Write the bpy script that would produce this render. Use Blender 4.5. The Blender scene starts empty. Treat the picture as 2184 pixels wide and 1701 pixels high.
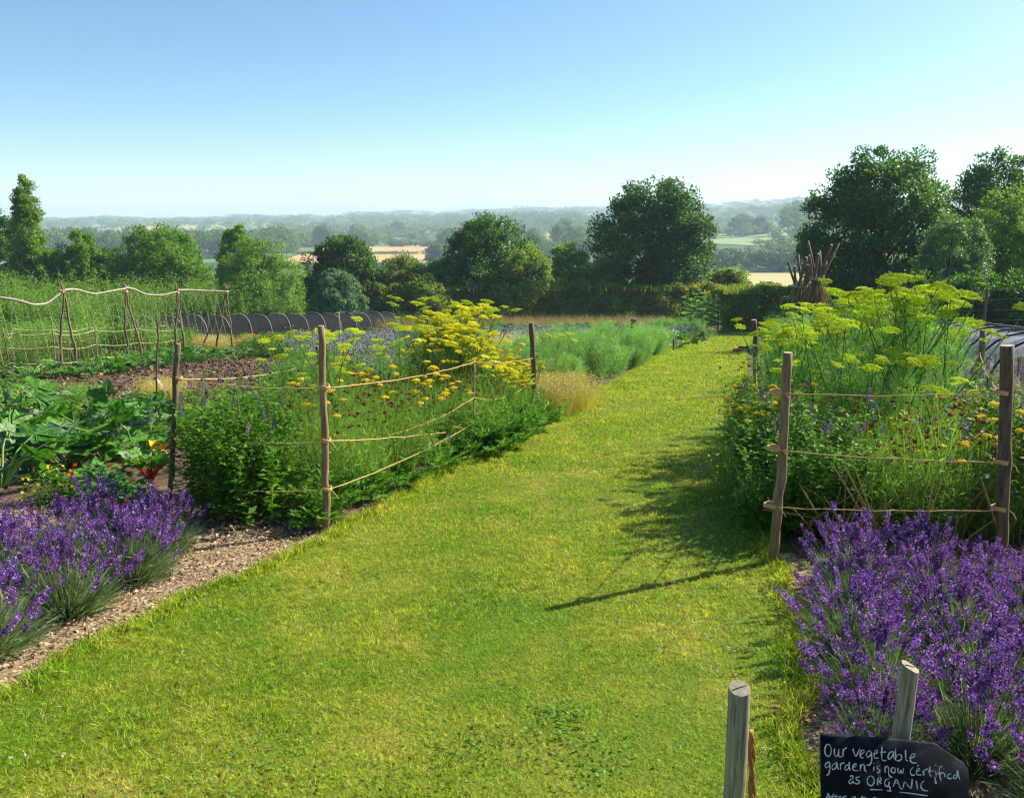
import bpy, math, random
import numpy as np
from mathutils import Vector

rng = np.random.default_rng(7)
random.seed(7)
sc = bpy.context.scene
C = bpy.context.collection

# ------------------------------------------------------------------ camera model and ground
W0, H0 = 2183.0, 1701.0                  # measuring grid of the photograph
F = 0.8 * W0; CX = W0 / 2; CY = H0 / 2
EYE = 1.55; SLOPE = 0.10; HOR = 466.0
PITCH = math.atan((CY - HOR) / F)
CP, SP = math.cos(PITCH), math.sin(PITCH)

def ray(px, py):
    u = (px - CX) / F; v = (CY - py) / F
    return u, CP + v * SP, -SP + v * CP

def G(px, py):                           # point of the garden slope seen there
    d = ray(px, py); t = EYE / (-(d[2] + SLOPE * d[1]))
    return t * d[0], t * d[1]

def at(px, py, Y):                       # point at depth Y
    d = ray(px, py); t = Y / d[1]
    return Vector((t * d[0], Y, EYE + t * d[2]))

def smooth(t):
    t = np.clip(t, 0, 1); return t * t * (3 - 2 * t)

def gz(x, y):                            # height of the land
    x = np.asarray(x, float); y = np.asarray(y, float)
    z = np.clip(-SLOPE * y, -18.5, 1.5)
    R = np.hypot(x, y); th = np.arctan2(x, y)
    off = np.interp(th, [-3.1, -0.6, -0.45, -0.27, -0.05, 0.12, 0.33, 0.6, 3.1], [-6, -6, -4, 3, 20, 33, 48, 52, -6])
    front = smooth((y - 300) / 500)
    rough = 2.2 * np.sin(th * 41 + 1.3) + 1.5 * np.sin(th * 97 + 0.4) + 1.0 * np.sin(th * 233) + 0.6 * np.sin(th * 577 + 2)
    z = z + front * smooth((R - 800) / 1000) * (0.55 * (20 + off) + rough * 0.5)
    z = z + front * smooth((R - 1900) / 650) * (0.45 * (20 + off) + rough) - front * smooth((R - 2700) / 700) * 30
    z = z + 26 * np.exp(-((x - 420) ** 2 + (y - 760) ** 2) / (2 * 120 ** 2))
    return z

def g1(x, y): return float(gz(x, y))

# ------------------------------------------------------------------ mesh building
def unit(a): return a / np.maximum(np.linalg.norm(a, axis=-1, keepdims=True), 1e-9)
UPV = np.array([0, 0, 1.0])
def rdir(n): return unit(rng.normal(size=(n, 3)))
def U(a, b, n=None): return rng.uniform(a, b, n)

class MB:
    def __init__(s): s.v = []; s.t = []; s.n = 0; s.sm = False
    def add(s, V, T):
        V = np.asarray(V, float).reshape(-1, 3); T = np.asarray(T, int).reshape(-1, 3)
        s.v.append(V); s.t.append(T + s.n); s.n += len(V)
    def leaf(s, pos, d, n, L, W, fold=0.2):
        k = len(pos); d = unit(d); side = unit(np.cross(d, n)); n = np.cross(side, d)
        L = np.broadcast_to(L, (k,))[:, None]; W = np.broadcast_to(W, (k,))[:, None]
        m = pos + d * L * .45 + n * W * fold
        V = np.stack([pos, m + side * W / 2, pos + d * L, m - side * W / 2], 1)
        b = np.arange(k)[:, None] * 4
        T = np.concatenate([b + [[0, 1, 2]], b + [[0, 2, 3]]], 0)
        s.add(V, T)
    def ribbon(s, pos, d, bend, L, W, segs=2):
        k = len(pos); L = np.broadcast_to(L, (k,))[:, None]; W = np.broadcast_to(W, (k,))[:, None]
        d = unit(d); side = unit(np.cross(d, rdir(k)))
        vs = []
        for i in range(segs):
            t = i / segs; p = pos + d * L * t + bend * L * t * t; w = W * (1 - .5 * t) / 2
            vs += [p - side * w, p + side * w]
        vs.append(pos + d * L + bend * L)
        V = np.stack(vs, 1); m = 2 * segs + 1; b = np.arange(k)[:, None] * m; T = []
        for i in range(segs - 1):
            j = 2 * i; T += [b + [[j, j + 1, j + 3]], b + [[j, j + 3, j + 2]]]
        j = 2 * (segs - 1); T.append(b + [[j, j + 1, j + 2]])
        s.add(V, np.concatenate(T, 0))
    def dots(s, pos, r):                  # little octahedra
        k = len(pos); r = np.broadcast_to(r, (k,))[:, None, None]
        o = np.array([[1, 0, 0], [0, 1, 0], [-1, 0, 0], [0, -1, 0], [0, 0, 1], [0, 0, -.7]], float)
        V = pos[:, None, :] + o[None] * r
        f = np.array([[0, 1, 4], [1, 2, 4], [2, 3, 4], [3, 0, 4], [1, 0, 5], [2, 1, 5], [3, 2, 5], [0, 3, 5]])
        s.add(V, (np.arange(k)[:, None, None] * 6 + f[None]).reshape(-1, 3))
    def tube(s, pts, rad, sides=8, cap=True):
        P = np.array([list(p) for p in pts], float); m = len(P)
        R = np.broadcast_to(np.asarray(rad, float), (m,))
        tan = unit(np.gradient(P, axis=0)); ref = np.array([0, 0, 1.0]) if abs(tan[0][2]) < .9 else np.array([1.0, 0, 0])
        a = unit(np.cross(tan, ref)); b = np.cross(tan, a)
        an = np.arange(sides) * 2 * np.pi / sides
        V = P[:, None] + R[:, None, None] * (np.cos(an)[None, :, None] * a[:, None] + np.sin(an)[None, :, None] * b[:, None])
        T = []
        for i in range(m - 1):
            for j in range(sides):
                q = i * sides + j; r = i * sides + (j + 1) % sides
                T += [(q, r, r + sides), (q, r + sides, q + sides)]
        V = V.reshape(-1, 3)
        if cap:
            V = np.vstack([V, P[0], P[-1]]); c0 = m * sides; e = (m - 1) * sides
            for j in range(sides):
                T += [(c0, (j + 1) % sides, j), (c0 + 1, e + j, e + (j + 1) % sides)]
        s.add(V, T)
    def box(s, c, sx, sy, sz, rot=0.0):
        c = np.array(c); o = np.array([[x, y, z] for x in (-.5, .5) for y in (-.5, .5) for z in (-.5, .5)]) * [sx, sy, sz]
        cr, sr = math.cos(rot), math.sin(rot)
        o = np.stack([o[:, 0] * cr - o[:, 1] * sr, o[:, 0] * sr + o[:, 1] * cr, o[:, 2]], 1)
        f = [(0, 1, 3), (0, 3, 2), (4, 6, 7), (4, 7, 5), (0, 4, 5), (0, 5, 1), (2, 3, 7), (2, 7, 6), (0, 2, 6), (0, 6, 4), (1, 5, 7), (1, 7, 3)]
        s.add(c + o, f)
    def mesh(s, name, mat, smooth_=False):
        me = bpy.data.meshes.new(name)
        V = np.concatenate(s.v); T = np.concatenate(s.t)
        me.vertices.add(len(V)); me.vertices.foreach_set('co', V.astype(np.float32).ravel())
        me.loops.add(T.size); me.loops.foreach_set('vertex_index', T.astype(np.int32).ravel())
        me.polygons.add(len(T)); me.polygons.foreach_set('loop_start', (np.arange(len(T)) * 3).astype(np.int32))
        if smooth_: me.polygons.foreach_set('use_smooth', np.ones(len(T), bool))
        me.update(calc_edges=True)
        if isinstance(mat, (list, tuple)):
            for m in mat: me.materials.append(m)
        else: me.materials.append(mat)
        return me
    def build(s, name, mat, parent=None, smooth_=False, loc=None):
        o = bpy.data.objects.new(name, s.mesh(name, mat, smooth_)); C.objects.link(o)
        if parent is not None: o.parent = parent
        if loc is not None: o.location = loc
        return o

def tag(o, label=None, cat=None, group=None, kind=None):
    if label: o['label'] = label
    if cat: o['category'] = cat
    if group: o['group'] = group
    if kind: o['kind'] = kind
    return o

def thing(name, label, cat, loc=(0, 0, 0), group=None, rz=0.0, s=1.0):
    o = bpy.data.objects.new(name, None); C.objects.link(o); o.empty_display_size = .1
    o.location = loc; o.rotation_euler = (0, 0, rz); o.scale = (s, s, s)
    return tag(o, label, cat, group)

def link(name, me, parent, loc=None, rot=None, s=None):
    o = bpy.data.objects.new(name, me); C.objects.link(o); o.parent = parent
    if loc is not None: o.location = loc
    if rot is not None: o.rotation_euler = rot
    if s is not None: o.scale = (s, s, s) if np.isscalar(s) else s
    return o

# a kind of plant: list of variants, each a list of (part name, mesh, loc, rot, scale)
def spawn(kind, x, y, label, group=None, s=1.0, rz=None, var=None, dz=0.0):
    vs = kind['variants']
    v = vs[var if var is not None else random.randrange(len(vs))]
    o = thing(kind['name'], label, kind['cat'], (x, y, g1(x, y) + dz), group, random.uniform(0, 6.28) if rz is None else rz, s)
    for p in v: link(*p[:1], p[1], o, *p[2:])
    return o

# ------------------------------------------------------------------ materials
def newmat(name):
    m = bpy.data.materials.new(name); m.use_nodes = True; nt = m.node_tree; nt.nodes.clear()
    return m, nt, nt.nodes, nt.links

def N(ns, t, **kw):
    n = ns.new(t)
    for k, v in kw.items():
        if k.startswith('i_'): n.inputs[k[2:].replace('_', ' ')].default_value = v
        else: setattr(n, k, v)
    return n

def c4(c): return (*c, 1.0)

def foliage(name, c1, c2, trans=.35, rough=.5, objvar=.25, c3=None, p3=.1, spec=.16, tgain=(1.25, 1.35, .7), blot=None):
    m, nt, ns, L = newmat(name)
    geo = N(ns, 'ShaderNodeNewGeometry'); oi = N(ns, 'ShaderNodeObjectInfo')
    mix = N(ns, 'ShaderNodeMix', data_type='RGBA'); mix.inputs['A'].default_value = c4(c1); mix.inputs['B'].default_value = c4(c2)
    L.new(geo.outputs['Random Per Island'], mix.inputs['Factor']); col = mix.outputs['Result']
    if c3:
        mm = N(ns, 'ShaderNodeMath', operation='MULTIPLY'); mm.inputs[1].default_value = 7.31
        fr = N(ns, 'ShaderNodeMath', operation='FRACT'); lt = N(ns, 'ShaderNodeMath', operation='LESS_THAN'); lt.inputs[1].default_value = p3
        L.new(geo.outputs['Random Per Island'], mm.inputs[0]); L.new(mm.outputs[0], fr.inputs[0]); L.new(fr.outputs[0], lt.inputs[0])
        m2 = N(ns, 'ShaderNodeMix', data_type='RGBA'); m2.inputs['B'].default_value = c4(c3)
        L.new(lt.outputs[0], m2.inputs['Factor']); L.new(col, m2.inputs['A']); col = m2.outputs['Result']
    hsv = N(ns, 'ShaderNodeHueSaturation'); mr = N(ns, 'ShaderNodeMapRange')
    mr.inputs['To Min'].default_value = 1 - objvar; mr.inputs['To Max'].default_value = 1 + objvar
    L.new(oi.outputs['Random'], mr.inputs['Value']); L.new(col, hsv.inputs['Color']); val = mr.outputs[0]
    if blot:
        tc = N(ns, 'ShaderNodeTexCoord'); nz = N(ns, 'ShaderNodeTexNoise'); nz.inputs['Scale'].default_value = blot[0]; nz.inputs['Detail'].default_value = 2; L.new(tc.outputs['Object'], nz.inputs['Vector'])
        m4 = N(ns, 'ShaderNodeMapRange'); m4.inputs['From Min'].default_value = .35; m4.inputs['From Max'].default_value = .65; m4.inputs['To Min'].default_value = blot[1]; m4.inputs['To Max'].default_value = blot[2]
        mu = N(ns, 'ShaderNodeMath', operation='MULTIPLY'); L.new(nz.outputs[0], m4.inputs[0]); L.new(val, mu.inputs[0]); L.new(m4.outputs[0], mu.inputs[1]); val = mu.outputs[0]
    L.new(val, hsv.inputs['Value']); bmp = None
    if blot and blot[0] > 30:
        bmp = N(ns, 'ShaderNodeBump'); bmp.inputs['Strength'].default_value = .8; bmp.inputs['Distance'].default_value = .012; L.new(nz.outputs[0], bmp.inputs['Height'])
    b = N(ns, 'ShaderNodeBsdfPrincipled'); b.inputs['Roughness'].default_value = rough; b.inputs['Specular IOR Level'].default_value = spec
    L.new(hsv.outputs[0], b.inputs['Base Color'])
    if bmp: L.new(bmp.outputs[0], b.inputs['Normal'])
    out = N(ns, 'ShaderNodeOutputMaterial')
    if trans > 0:
        tr = N(ns, 'ShaderNodeBsdfTranslucent'); g = N(ns, 'ShaderNodeMix', data_type='RGBA', blend_type='MULTIPLY')
        g.inputs['Factor'].default_value = 1; g.inputs['B'].default_value = c4(tgain)
        L.new(hsv.outputs[0], g.inputs['A']); L.new(g.outputs['Result'], tr.inputs['Color'])
        ms = N(ns, 'ShaderNodeMixShader'); ms.inputs[0].default_value = trans
        L.new(b.outputs[0], ms.inputs[1]); L.new(tr.outputs[0], ms.inputs[2]); L.new(ms.outputs[0], out.inputs[0])
    else: L.new(b.outputs[0], out.inputs[0])
    return m

def noisy(name, cols, scale=(1, 1, 1), nscale=8.0, detail=6, rough=.85, bump=.3, bdist=.01, coord='Object', spec=.25, pos=None):
    m, nt, ns, L = newmat(name)
    tc = N(ns, 'ShaderNodeTexCoord'); mp = N(ns, 'ShaderNodeMapping'); mp.inputs['Scale'].default_value = scale
    L.new(tc.outputs[coord], mp.inputs[0])
    nz = N(ns, 'ShaderNodeTexNoise'); nz.inputs['Scale'].default_value = nscale; nz.inputs['Detail'].default_value = detail; nz.inputs['Roughness'].default_value = .65
    L.new(mp.outputs[0], nz.inputs['Vector'])
    cr = N(ns, 'ShaderNodeValToRGB'); e = cr.color_ramp.elements
    k = len(cols); pos = pos or [.3 + .4 * i / (k - 1) for i in range(k)]
    e[0].position, e[0].color = pos[0], c4(cols[0]); e[1].position, e[1].color = pos[-1], c4(cols[-1])
    for i in range(1, k - 1):
        x = e.new(pos[i]); x.color = c4(cols[i])
    L.new(nz.outputs[0], cr.inputs[0])
    b = N(ns, 'ShaderNodeBsdfPrincipled'); b.inputs['Roughness'].default_value = rough; b.inputs['Specular IOR Level'].default_value = spec
    L.new(cr.outputs[0], b.inputs['Base Color'])
    if bump:
        bp = N(ns, 'ShaderNodeBump'); bp.inputs['Strength'].default_value = bump; bp.inputs['Distance'].default_value = bdist
        L.new(nz.outputs[0], bp.inputs['Height']); L.new(bp.outputs[0], b.inputs['Normal'])
    out = N(ns, 'ShaderNodeOutputMaterial'); L.new(b.outputs[0], out.inputs[0])
    return m

def plain(name, c, rough=.6, spec=.3, metal=0.0):
    m, nt, ns, L = newmat(name)
    b = N(ns, 'ShaderNodeBsdfPrincipled'); b.inputs['Base Color'].default_value = c4(c); b.inputs['Roughness'].default_value = rough
    b.inputs['Specular IOR Level'].default_value = spec; b.inputs['Metallic'].default_value = metal
    nz = N(ns, 'ShaderNodeTexNoise'); nz.inputs['Scale'].default_value = 30; hs = N(ns, 'ShaderNodeHueSaturation'); hs.inputs['Color'].default_value = c4(c)
    mr = N(ns, 'ShaderNodeMapRange'); mr.inputs['To Min'].default_value = .75; mr.inputs['To Max'].default_value = 1.2
    L.new(nz.outputs[0], mr.inputs[0]); L.new(mr.outputs[0], hs.inputs['Value']); L.new(hs.outputs[0], b.inputs['Base Color'])
    out = N(ns, 'ShaderNodeOutputMaterial'); L.new(b.outputs[0], out.inputs[0])
    return m

def netmat(name, c, alpha):              # fine insect mesh: part of the light goes through
    m, nt, ns, L = newmat(name)
    d = N(ns, 'ShaderNodeBsdfPrincipled'); d.inputs['Base Color'].default_value = c4(c); d.inputs['Roughness'].default_value = .85; d.inputs['Specular IOR Level'].default_value = .05
    t = N(ns, 'ShaderNodeBsdfTransparent'); ms = N(ns, 'ShaderNodeMixShader')
    nz = N(ns, 'ShaderNodeTexNoise'); nz.inputs['Scale'].default_value = 3; mr = N(ns, 'ShaderNodeMapRange')
    mr.inputs['To Min'].default_value = alpha - .15; mr.inputs['To Max'].default_value = min(1, alpha + .15)
    L.new(nz.outputs[0], mr.inputs[0]); L.new(mr.outputs[0], ms.inputs[0])
    L.new(t.outputs[0], ms.inputs[1]); L.new(d.outputs[0], ms.inputs[2])
    out = N(ns, 'ShaderNodeOutputMaterial'); L.new(ms.outputs[0], out.inputs[0])
    return m

M = {}
M['grass'] = None
M['lav_leaf'] = foliage('lavender_leaf', (.10, .165, .075), (.26, .335, .17), .3)
M['lav_fl'] = foliage('lavender_flower', (.08, .027, .175), (.28, .12, .43), .3, .6, .2, c3=(.42, .30, .42), p3=.14, blot=(22, .35, 1.5), tgain=(1.1, .9, 1.1))
M['hys_leaf'] = foliage('hyssop_leaf', (.045, .12, .012), (.13, .27, .025), .4, .5, spec=.15)
M['hys_fl'] = foliage('hyssop_flower', (.12, .08, .16), (.28, .20, .36), .2, .7)
M['stem'] = foliage('thin_stem', (.10, .20, .025), (.25, .37, .07), .4)
M['fern'] = foliage('ferny_leaf', (.06, .17, .015), (.14, .30, .03), .4)
M['dkred'] = foliage('dark_red_flower', (.07, .006, .015), (.20, .012, .04), .2, .7)
M['yarrow'] = foliage('yarrow_flower', (.72, .52, .01), (.86, .68, .02), .3, .7, .08)
M['fen_fl'] = foliage('fennel_flower', (.42, .56, .012), (.72, .78, .03), .42, .7, .2, tgain=(1.1, 1.15, .8))
M['dill_fl'] = foliage('dill_flower', (.66, .66, .01), (.88, .84, .03), .38, .7, .05, tgain=(1.05, 1.05, .8))
M['fen_stem'] = foliage('fennel_stem', (.07, .18, .05), (.13, .26, .07), .1)
M['fen_leaf'] = foliage('fennel_leaf', (.09, .22, .04), (.20, .38, .08), .45)
M['asp'] = foliage('feathery_leaf', (.10, .23, .055), (.26, .43, .13), .4, .6, .30)
M['cham'] = foliage('chamomile_stem', (.26, .24, .04), (.50, .42, .08), .35)
M['cham_fl'] = foliage('chamomile_flower', (.55, .36, .03), (.75, .6, .15), .2, .7, c3=(.8, .78, .65), p3=.25)
M['squash'] = foliage('squash_leaf', (.03, .12, .009), (.10, .27, .025), .28, .42, .2, c3=(.17, .27, .13), p3=.14, spec=.22, blot=(34, .6, 1.35))
M['squash_st'] = foliage('squash_stalk', (.12, .22, .05), (.2, .32, .08), .2)
M['sq_fl'] = foliage('squash_flower', (.75, .33, .01), (.85, .45, .02), .3)
M['orange'] = foliage('orange_flower', (.65, .08, .01), (.8, .25, .01), .3)
M['red'] = foliage('red_flower', (.55, .02, .01), (.7, .05, .01), .3)
M['chard'] = foliage('red_stalk', (.22, .012, .008), (.36, .03, .015), .2)
M['cabb'] = foliage('cabbage_leaf', (.05, .15, .06), (.14, .27, .13), .25, .4)
M['lilac'] = foliage('lilac_flower', (.32, .30, .46), (.52, .48, .64), .3, .7, c3=(.12, .2, .08), p3=.35)
M['white'] = foliage('white_flower', (.7, .7, .65), (.82, .82, .78), .2, .7)
M['pink'] = foliage('pink_flower', (.5, .25, .55), (.65, .38, .66), .2, .7)
M['blue'] = foliage('blue_flower', (.10, .12, .6), (.22, .22, .75), .2, .7)
M['nast'] = foliage('round_leaf', (.05, .17, .03), (.14, .30, .06), .35)
M['shoot'] = foliage('young_leaf', (.08, .20, .02), (.20, .36, .05), .4)
M['weed'] = foliage('weed_leaf', (.06, .15, .015), (.16, .28, .04), .4, .6, c3=(.25, .22, .06), p3=.12)
M['dry'] = foliage('dry_grass', (.20, .17, .07), (.42, .32, .16), .35, .7)
M['tree_dark'] = foliage('dark_tree_leaf', (.034, .098, .008), (.10, .215, .015), .43, .5, .15, spec=.2)
M['tree_mid'] = foliage('mid_tree_leaf', (.08, .18, .010), (.19, .36, .018), .44, .5, .12, spec=.2)
M['tree_light'] = foliage('light_tree_leaf', (.09, .18, .012), (.22, .36, .03), .42, .5, .1, spec=.2)
M['willow'] = foliage('willow_leaf', (.09, .18, .08), (.20, .33, .17), .35, .5, .08, spec=.2)
M['birch'] = foliage('birch_leaf', (.08, .17, .04), (.22, .34, .10), .38, .45, .1, spec=.25)
M['hedge'] = foliage('hedge_leaf', (.095, .18, .018), (.26, .38, .045), .47, .5, .1, c3=(.30, .19, .07), p3=.14, spec=.2)
M['bush'] = foliage('bush_leaf', (.09, .20, .018), (.22, .37, .05), .42, .5, .1, spec=.2)
M['far'] = foliage('distant_leaf', (.065, .14, .02), (.16, .26, .045), .35, .6, .12)
M['far_l'] = foliage('distant_willow_leaf', (.08, .14, .06), (.16, .23, .10), .2, .6, .1)
M['wood'] = noisy('weathered_wood', [(.085, .052, .03), (.24, .155, .085), (.37, .26, .155)], (9, 9, 1.0), 6, bump=.6, bdist=.004)
M['wood_cut'] = noisy('sawn_wood_end', [(.28, .20, .12), (.44, .34, .22)], (1, 1, 1), 40, bump=.2, bdist=.002)
M['wood_dark'] = noisy('dark_wood', [(.04, .028, .02), (.13, .09, .058), (.21, .15, .095)], (8, 8, 1.0), 6, bump=.6, bdist=.004)
M['wood_pale'] = noisy('pale_pole_wood', [(.16, .13, .09), (.33, .28, .21), (.46, .41, .33)], (5, 5, 5), 6, bump=.3, bdist=.003)
M['stake'] = noisy('grey_stake_wood', [(.07, .06, .042), (.30, .26, .18), (.46, .41, .30)], (20, 20, .8), 6, bump=.7, bdist=.004)
M['cut_grey'] = noisy('grey_wood_end', [(.16, .14, .10), (.34, .30, .22)], (1, 1, 1), 60, bump=.4, bdist=.002)
M['smear'] = noisy('wiped_chalk', [(.010, .014, .018), (.06, .08, .095)], (30, 1, 9), 3, rough=.9, bump=0, spec=.05)
M['bark'] = noisy('tree_bark', [(.03, .024, .018), (.09, .07, .05)], (3, 3, .6), 6, bump=.8, bdist=.03)
M['twine'] = noisy('jute_twine', [(.48, .28, .10), (.70, .46, .20)], (1, 1, 1), 120, bump=.4, bdist=.002)
M['twine_pale'] = noisy('pale_twine', [(.42, .34, .17), (.58, .48, .27)], (1, 1, 1), 60, bump=.2, bdist=.002)
M['rope'] = noisy('orange_rope', [(.30, .13, .04), (.52, .27, .09)], (1, 1, 1), 90, bump=.5, bdist=.002)
M['slate'] = noisy('slate_board', [(.004, .006, .009), (.009, .012, .016), (.030, .036, .042)], (1, 1, 1), 14, rough=.9, bump=.15, bdist=.001, spec=.08)
M['chalk'] = plain('chalk', (.66, .72, .75), .95, .1)
M['chip_base'] = noisy('bark_chip_ground', [(.09, .06, .033), (.26, .18, .10), (.42, .31, .19)], (1, 1, 1), 55, bump=.8, bdist=.012)
M['chip'] = foliage('bark_chip', (.21, .14, .075), (.54, .41, .26), 0, .9, .05, c3=(.10, .065, .045), p3=.2, spec=.1)
M['soil'] = noisy('dark_soil', [(.034, .020, .012), (.105, .064, .038), (.19, .128, .082)], (1, 1, 1), 9, 10, bump=1.0, bdist=.05)
M['crumb'] = foliage('soil_crumb', (.05, .03, .018), (.18, .12, .075), 0, .95, .05, c3=(.3, .26, .2), p3=.05, spec=.1)
M['net_black'] = netmat('black_net', (.016, .017, .022), .72)
M['net_grey'] = netmat('grey_mesh', (.40, .43, .48), .40)
M['hoop_pale'] = plain('pale_hoop', (.50, .52, .50), .5)
M['hoop_dark'] = plain('dark_hoop', (.02, .02, .022), .5)
M['wire'] = plain('fence_wire', (.25, .25, .24), .4, metal=.8)
M['white_paint'] = plain('white_plastic', (.78, .77, .72), .5)
M['pail'] = plain('pale_grey_metal', (.36, .46, .50), .5)
M['car_white'] = plain('white_car_paint', (.75, .76, .78), .3)
M['car_glass'] = plain('dark_car_glass', (.02, .025, .03), .15)
M['rubber'] = plain('black_rubber', (.02, .02, .02), .7)
M['tool_orange'] = plain('orange_plastic', (.70, .16, .04), .5)
M['tool_grey'] = plain('grey_metal', (.22, .27, .36), .35, metal=.6)
M['thatch'] = foliage('dried_stalk', (.16, .10, .05), (.36, .25, .13), .2, .8, .05)
M['crop'] = noisy('ripe_crop', [(.42, .26, .09), (.52, .34, .13)], (1, 1, 1), .03, bump=0)
M['meadow'] = noisy('green_meadow', [(.17, .24, .06), (.24, .31, .09)], (1, 1, 1), .03, bump=0)
M['stubble'] = noisy('stubble', [(.36, .31, .12), (.44, .37, .15)], (1, 1, 1), .04, bump=0)

# lawn grass: each blade its own tint, dry patches by position
def lawnmat(name, blades):
    m, nt, ns, L = newmat(name)
    tc = N(ns, 'ShaderNodeTexCoord'); n1 = N(ns, 'ShaderNodeTexNoise'); n1.inputs['Scale'].default_value = 1.5; n1.inputs['Detail'].default_value = 9; n1.inputs['Roughness'].default_value = .74
    L.new(tc.outputs['Object'], n1.inputs['Vector'])
    cr = N(ns, 'ShaderNodeValToRGB'); e = cr.color_ramp.elements
    e[0].position, e[0].color = .30, c4((.155, .325, .014)); e[1].position, e[1].color = .70, c4((.55, .49, .12))
    x = e.new(.46); x.color = c4((.235, .35, .022)); x = e.new(.57); x.color = c4((.36, .415, .038))
    L.new(n1.outputs[0], cr.inputs[0]); col = cr.outputs[0]
    if blades:
        geo = N(ns, 'ShaderNodeNewGeometry'); hs = N(ns, 'ShaderNodeHueSaturation'); mr = N(ns, 'ShaderNodeMapRange')
        mr.inputs['To Min'].default_value = .5; mr.inputs['To Max'].default_value = 1.4
        n3 = N(ns, 'ShaderNodeTexNoise'); n3.inputs['Scale'].default_value = 26; n3.inputs['Detail'].default_value = 2; L.new(tc.outputs['Object'], n3.inputs['Vector'])
        m3 = N(ns, 'ShaderNodeMapRange'); m3.inputs['From Min'].default_value = .32; m3.inputs['From Max'].default_value = .68; m3.inputs['To Min'].default_value = .42; m3.inputs['To Max'].default_value = 1.55; L.new(n3.outputs[0], m3.inputs[0])
        mu = N(ns, 'ShaderNodeMath', operation='MULTIPLY'); L.new(geo.outputs['Random Per Island'], mr.inputs[0]); L.new(mr.outputs[0], mu.inputs[0]); L.new(m3.outputs[0], mu.inputs[1]); L.new(mu.outputs[0], hs.inputs['Value']); L.new(col, hs.inputs['Color']); col = hs.outputs[0]
        mm = N(ns, 'ShaderNodeMath', operation='MULTIPLY'); mm.inputs[1].default_value = 9.7
        fr = N(ns, 'ShaderNodeMath', operation='FRACT'); lt = N(ns, 'ShaderNodeMath', operation='LESS_THAN'); lt.inputs[1].default_value = .13
        L.new(geo.outputs['Random Per Island'], mm.inputs[0]); L.new(mm.outputs[0], fr.inputs[0]); L.new(fr.outputs[0], lt.inputs[0])
        m2 = N(ns, 'ShaderNodeMix', data_type='RGBA'); m2.inputs['B'].default_value = c4((.56, .46, .16))
        L.new(lt.outputs[0], m2.inputs['Factor']); L.new(col, m2.inputs['A']); col = m2.outputs['Result']
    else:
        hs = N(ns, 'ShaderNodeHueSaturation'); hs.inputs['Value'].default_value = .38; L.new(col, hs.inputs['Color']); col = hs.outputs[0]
    b = N(ns, 'ShaderNodeBsdfPrincipled'); b.inputs['Roughness'].default_value = .6; b.inputs['Specular IOR Level'].default_value = .08
    L.new(col, b.inputs['Base Color']); out = N(ns, 'ShaderNodeOutputMaterial')
    if blades:
        tr = N(ns, 'ShaderNodeBsdfTranslucent'); g = N(ns, 'ShaderNodeMix', data_type='RGBA', blend_type='MULTIPLY')
        g.inputs['Factor'].default_value = 1; g.inputs['B'].default_value = (1.3, 1.35, .7, 1)
        L.new(col, g.inputs['A']); L.new(g.outputs['Result'], tr.inputs['Color'])
        ms = N(ns, 'ShaderNodeMixShader'); ms.inputs[0].default_value = .42
        L.new(b.outputs[0], ms.inputs[1]); L.new(tr.outputs[0], ms.inputs[2]); L.new(ms.outputs[0], out.inputs[0])
    else:
        n2 = N(ns, 'ShaderNodeTexNoise'); n2.inputs['Scale'].default_value = 60; L.new(tc.outputs['Object'], n2.inputs['Vector'])
        bp = N(ns, 'ShaderNodeBump'); bp.inputs['Strength'].default_value = .6; bp.inputs['Distance'].default_value = .02
        L.new(n2.outputs[0], bp.inputs['Height']); L.new(bp.outputs[0], b.inputs['Normal']); L.new(b.outputs[0], out.inputs[0])
    return m
M['lawn'] = lawnmat('lawn_sheet', False); M['blade'] = lawnmat('lawn_blade', True)

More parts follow.
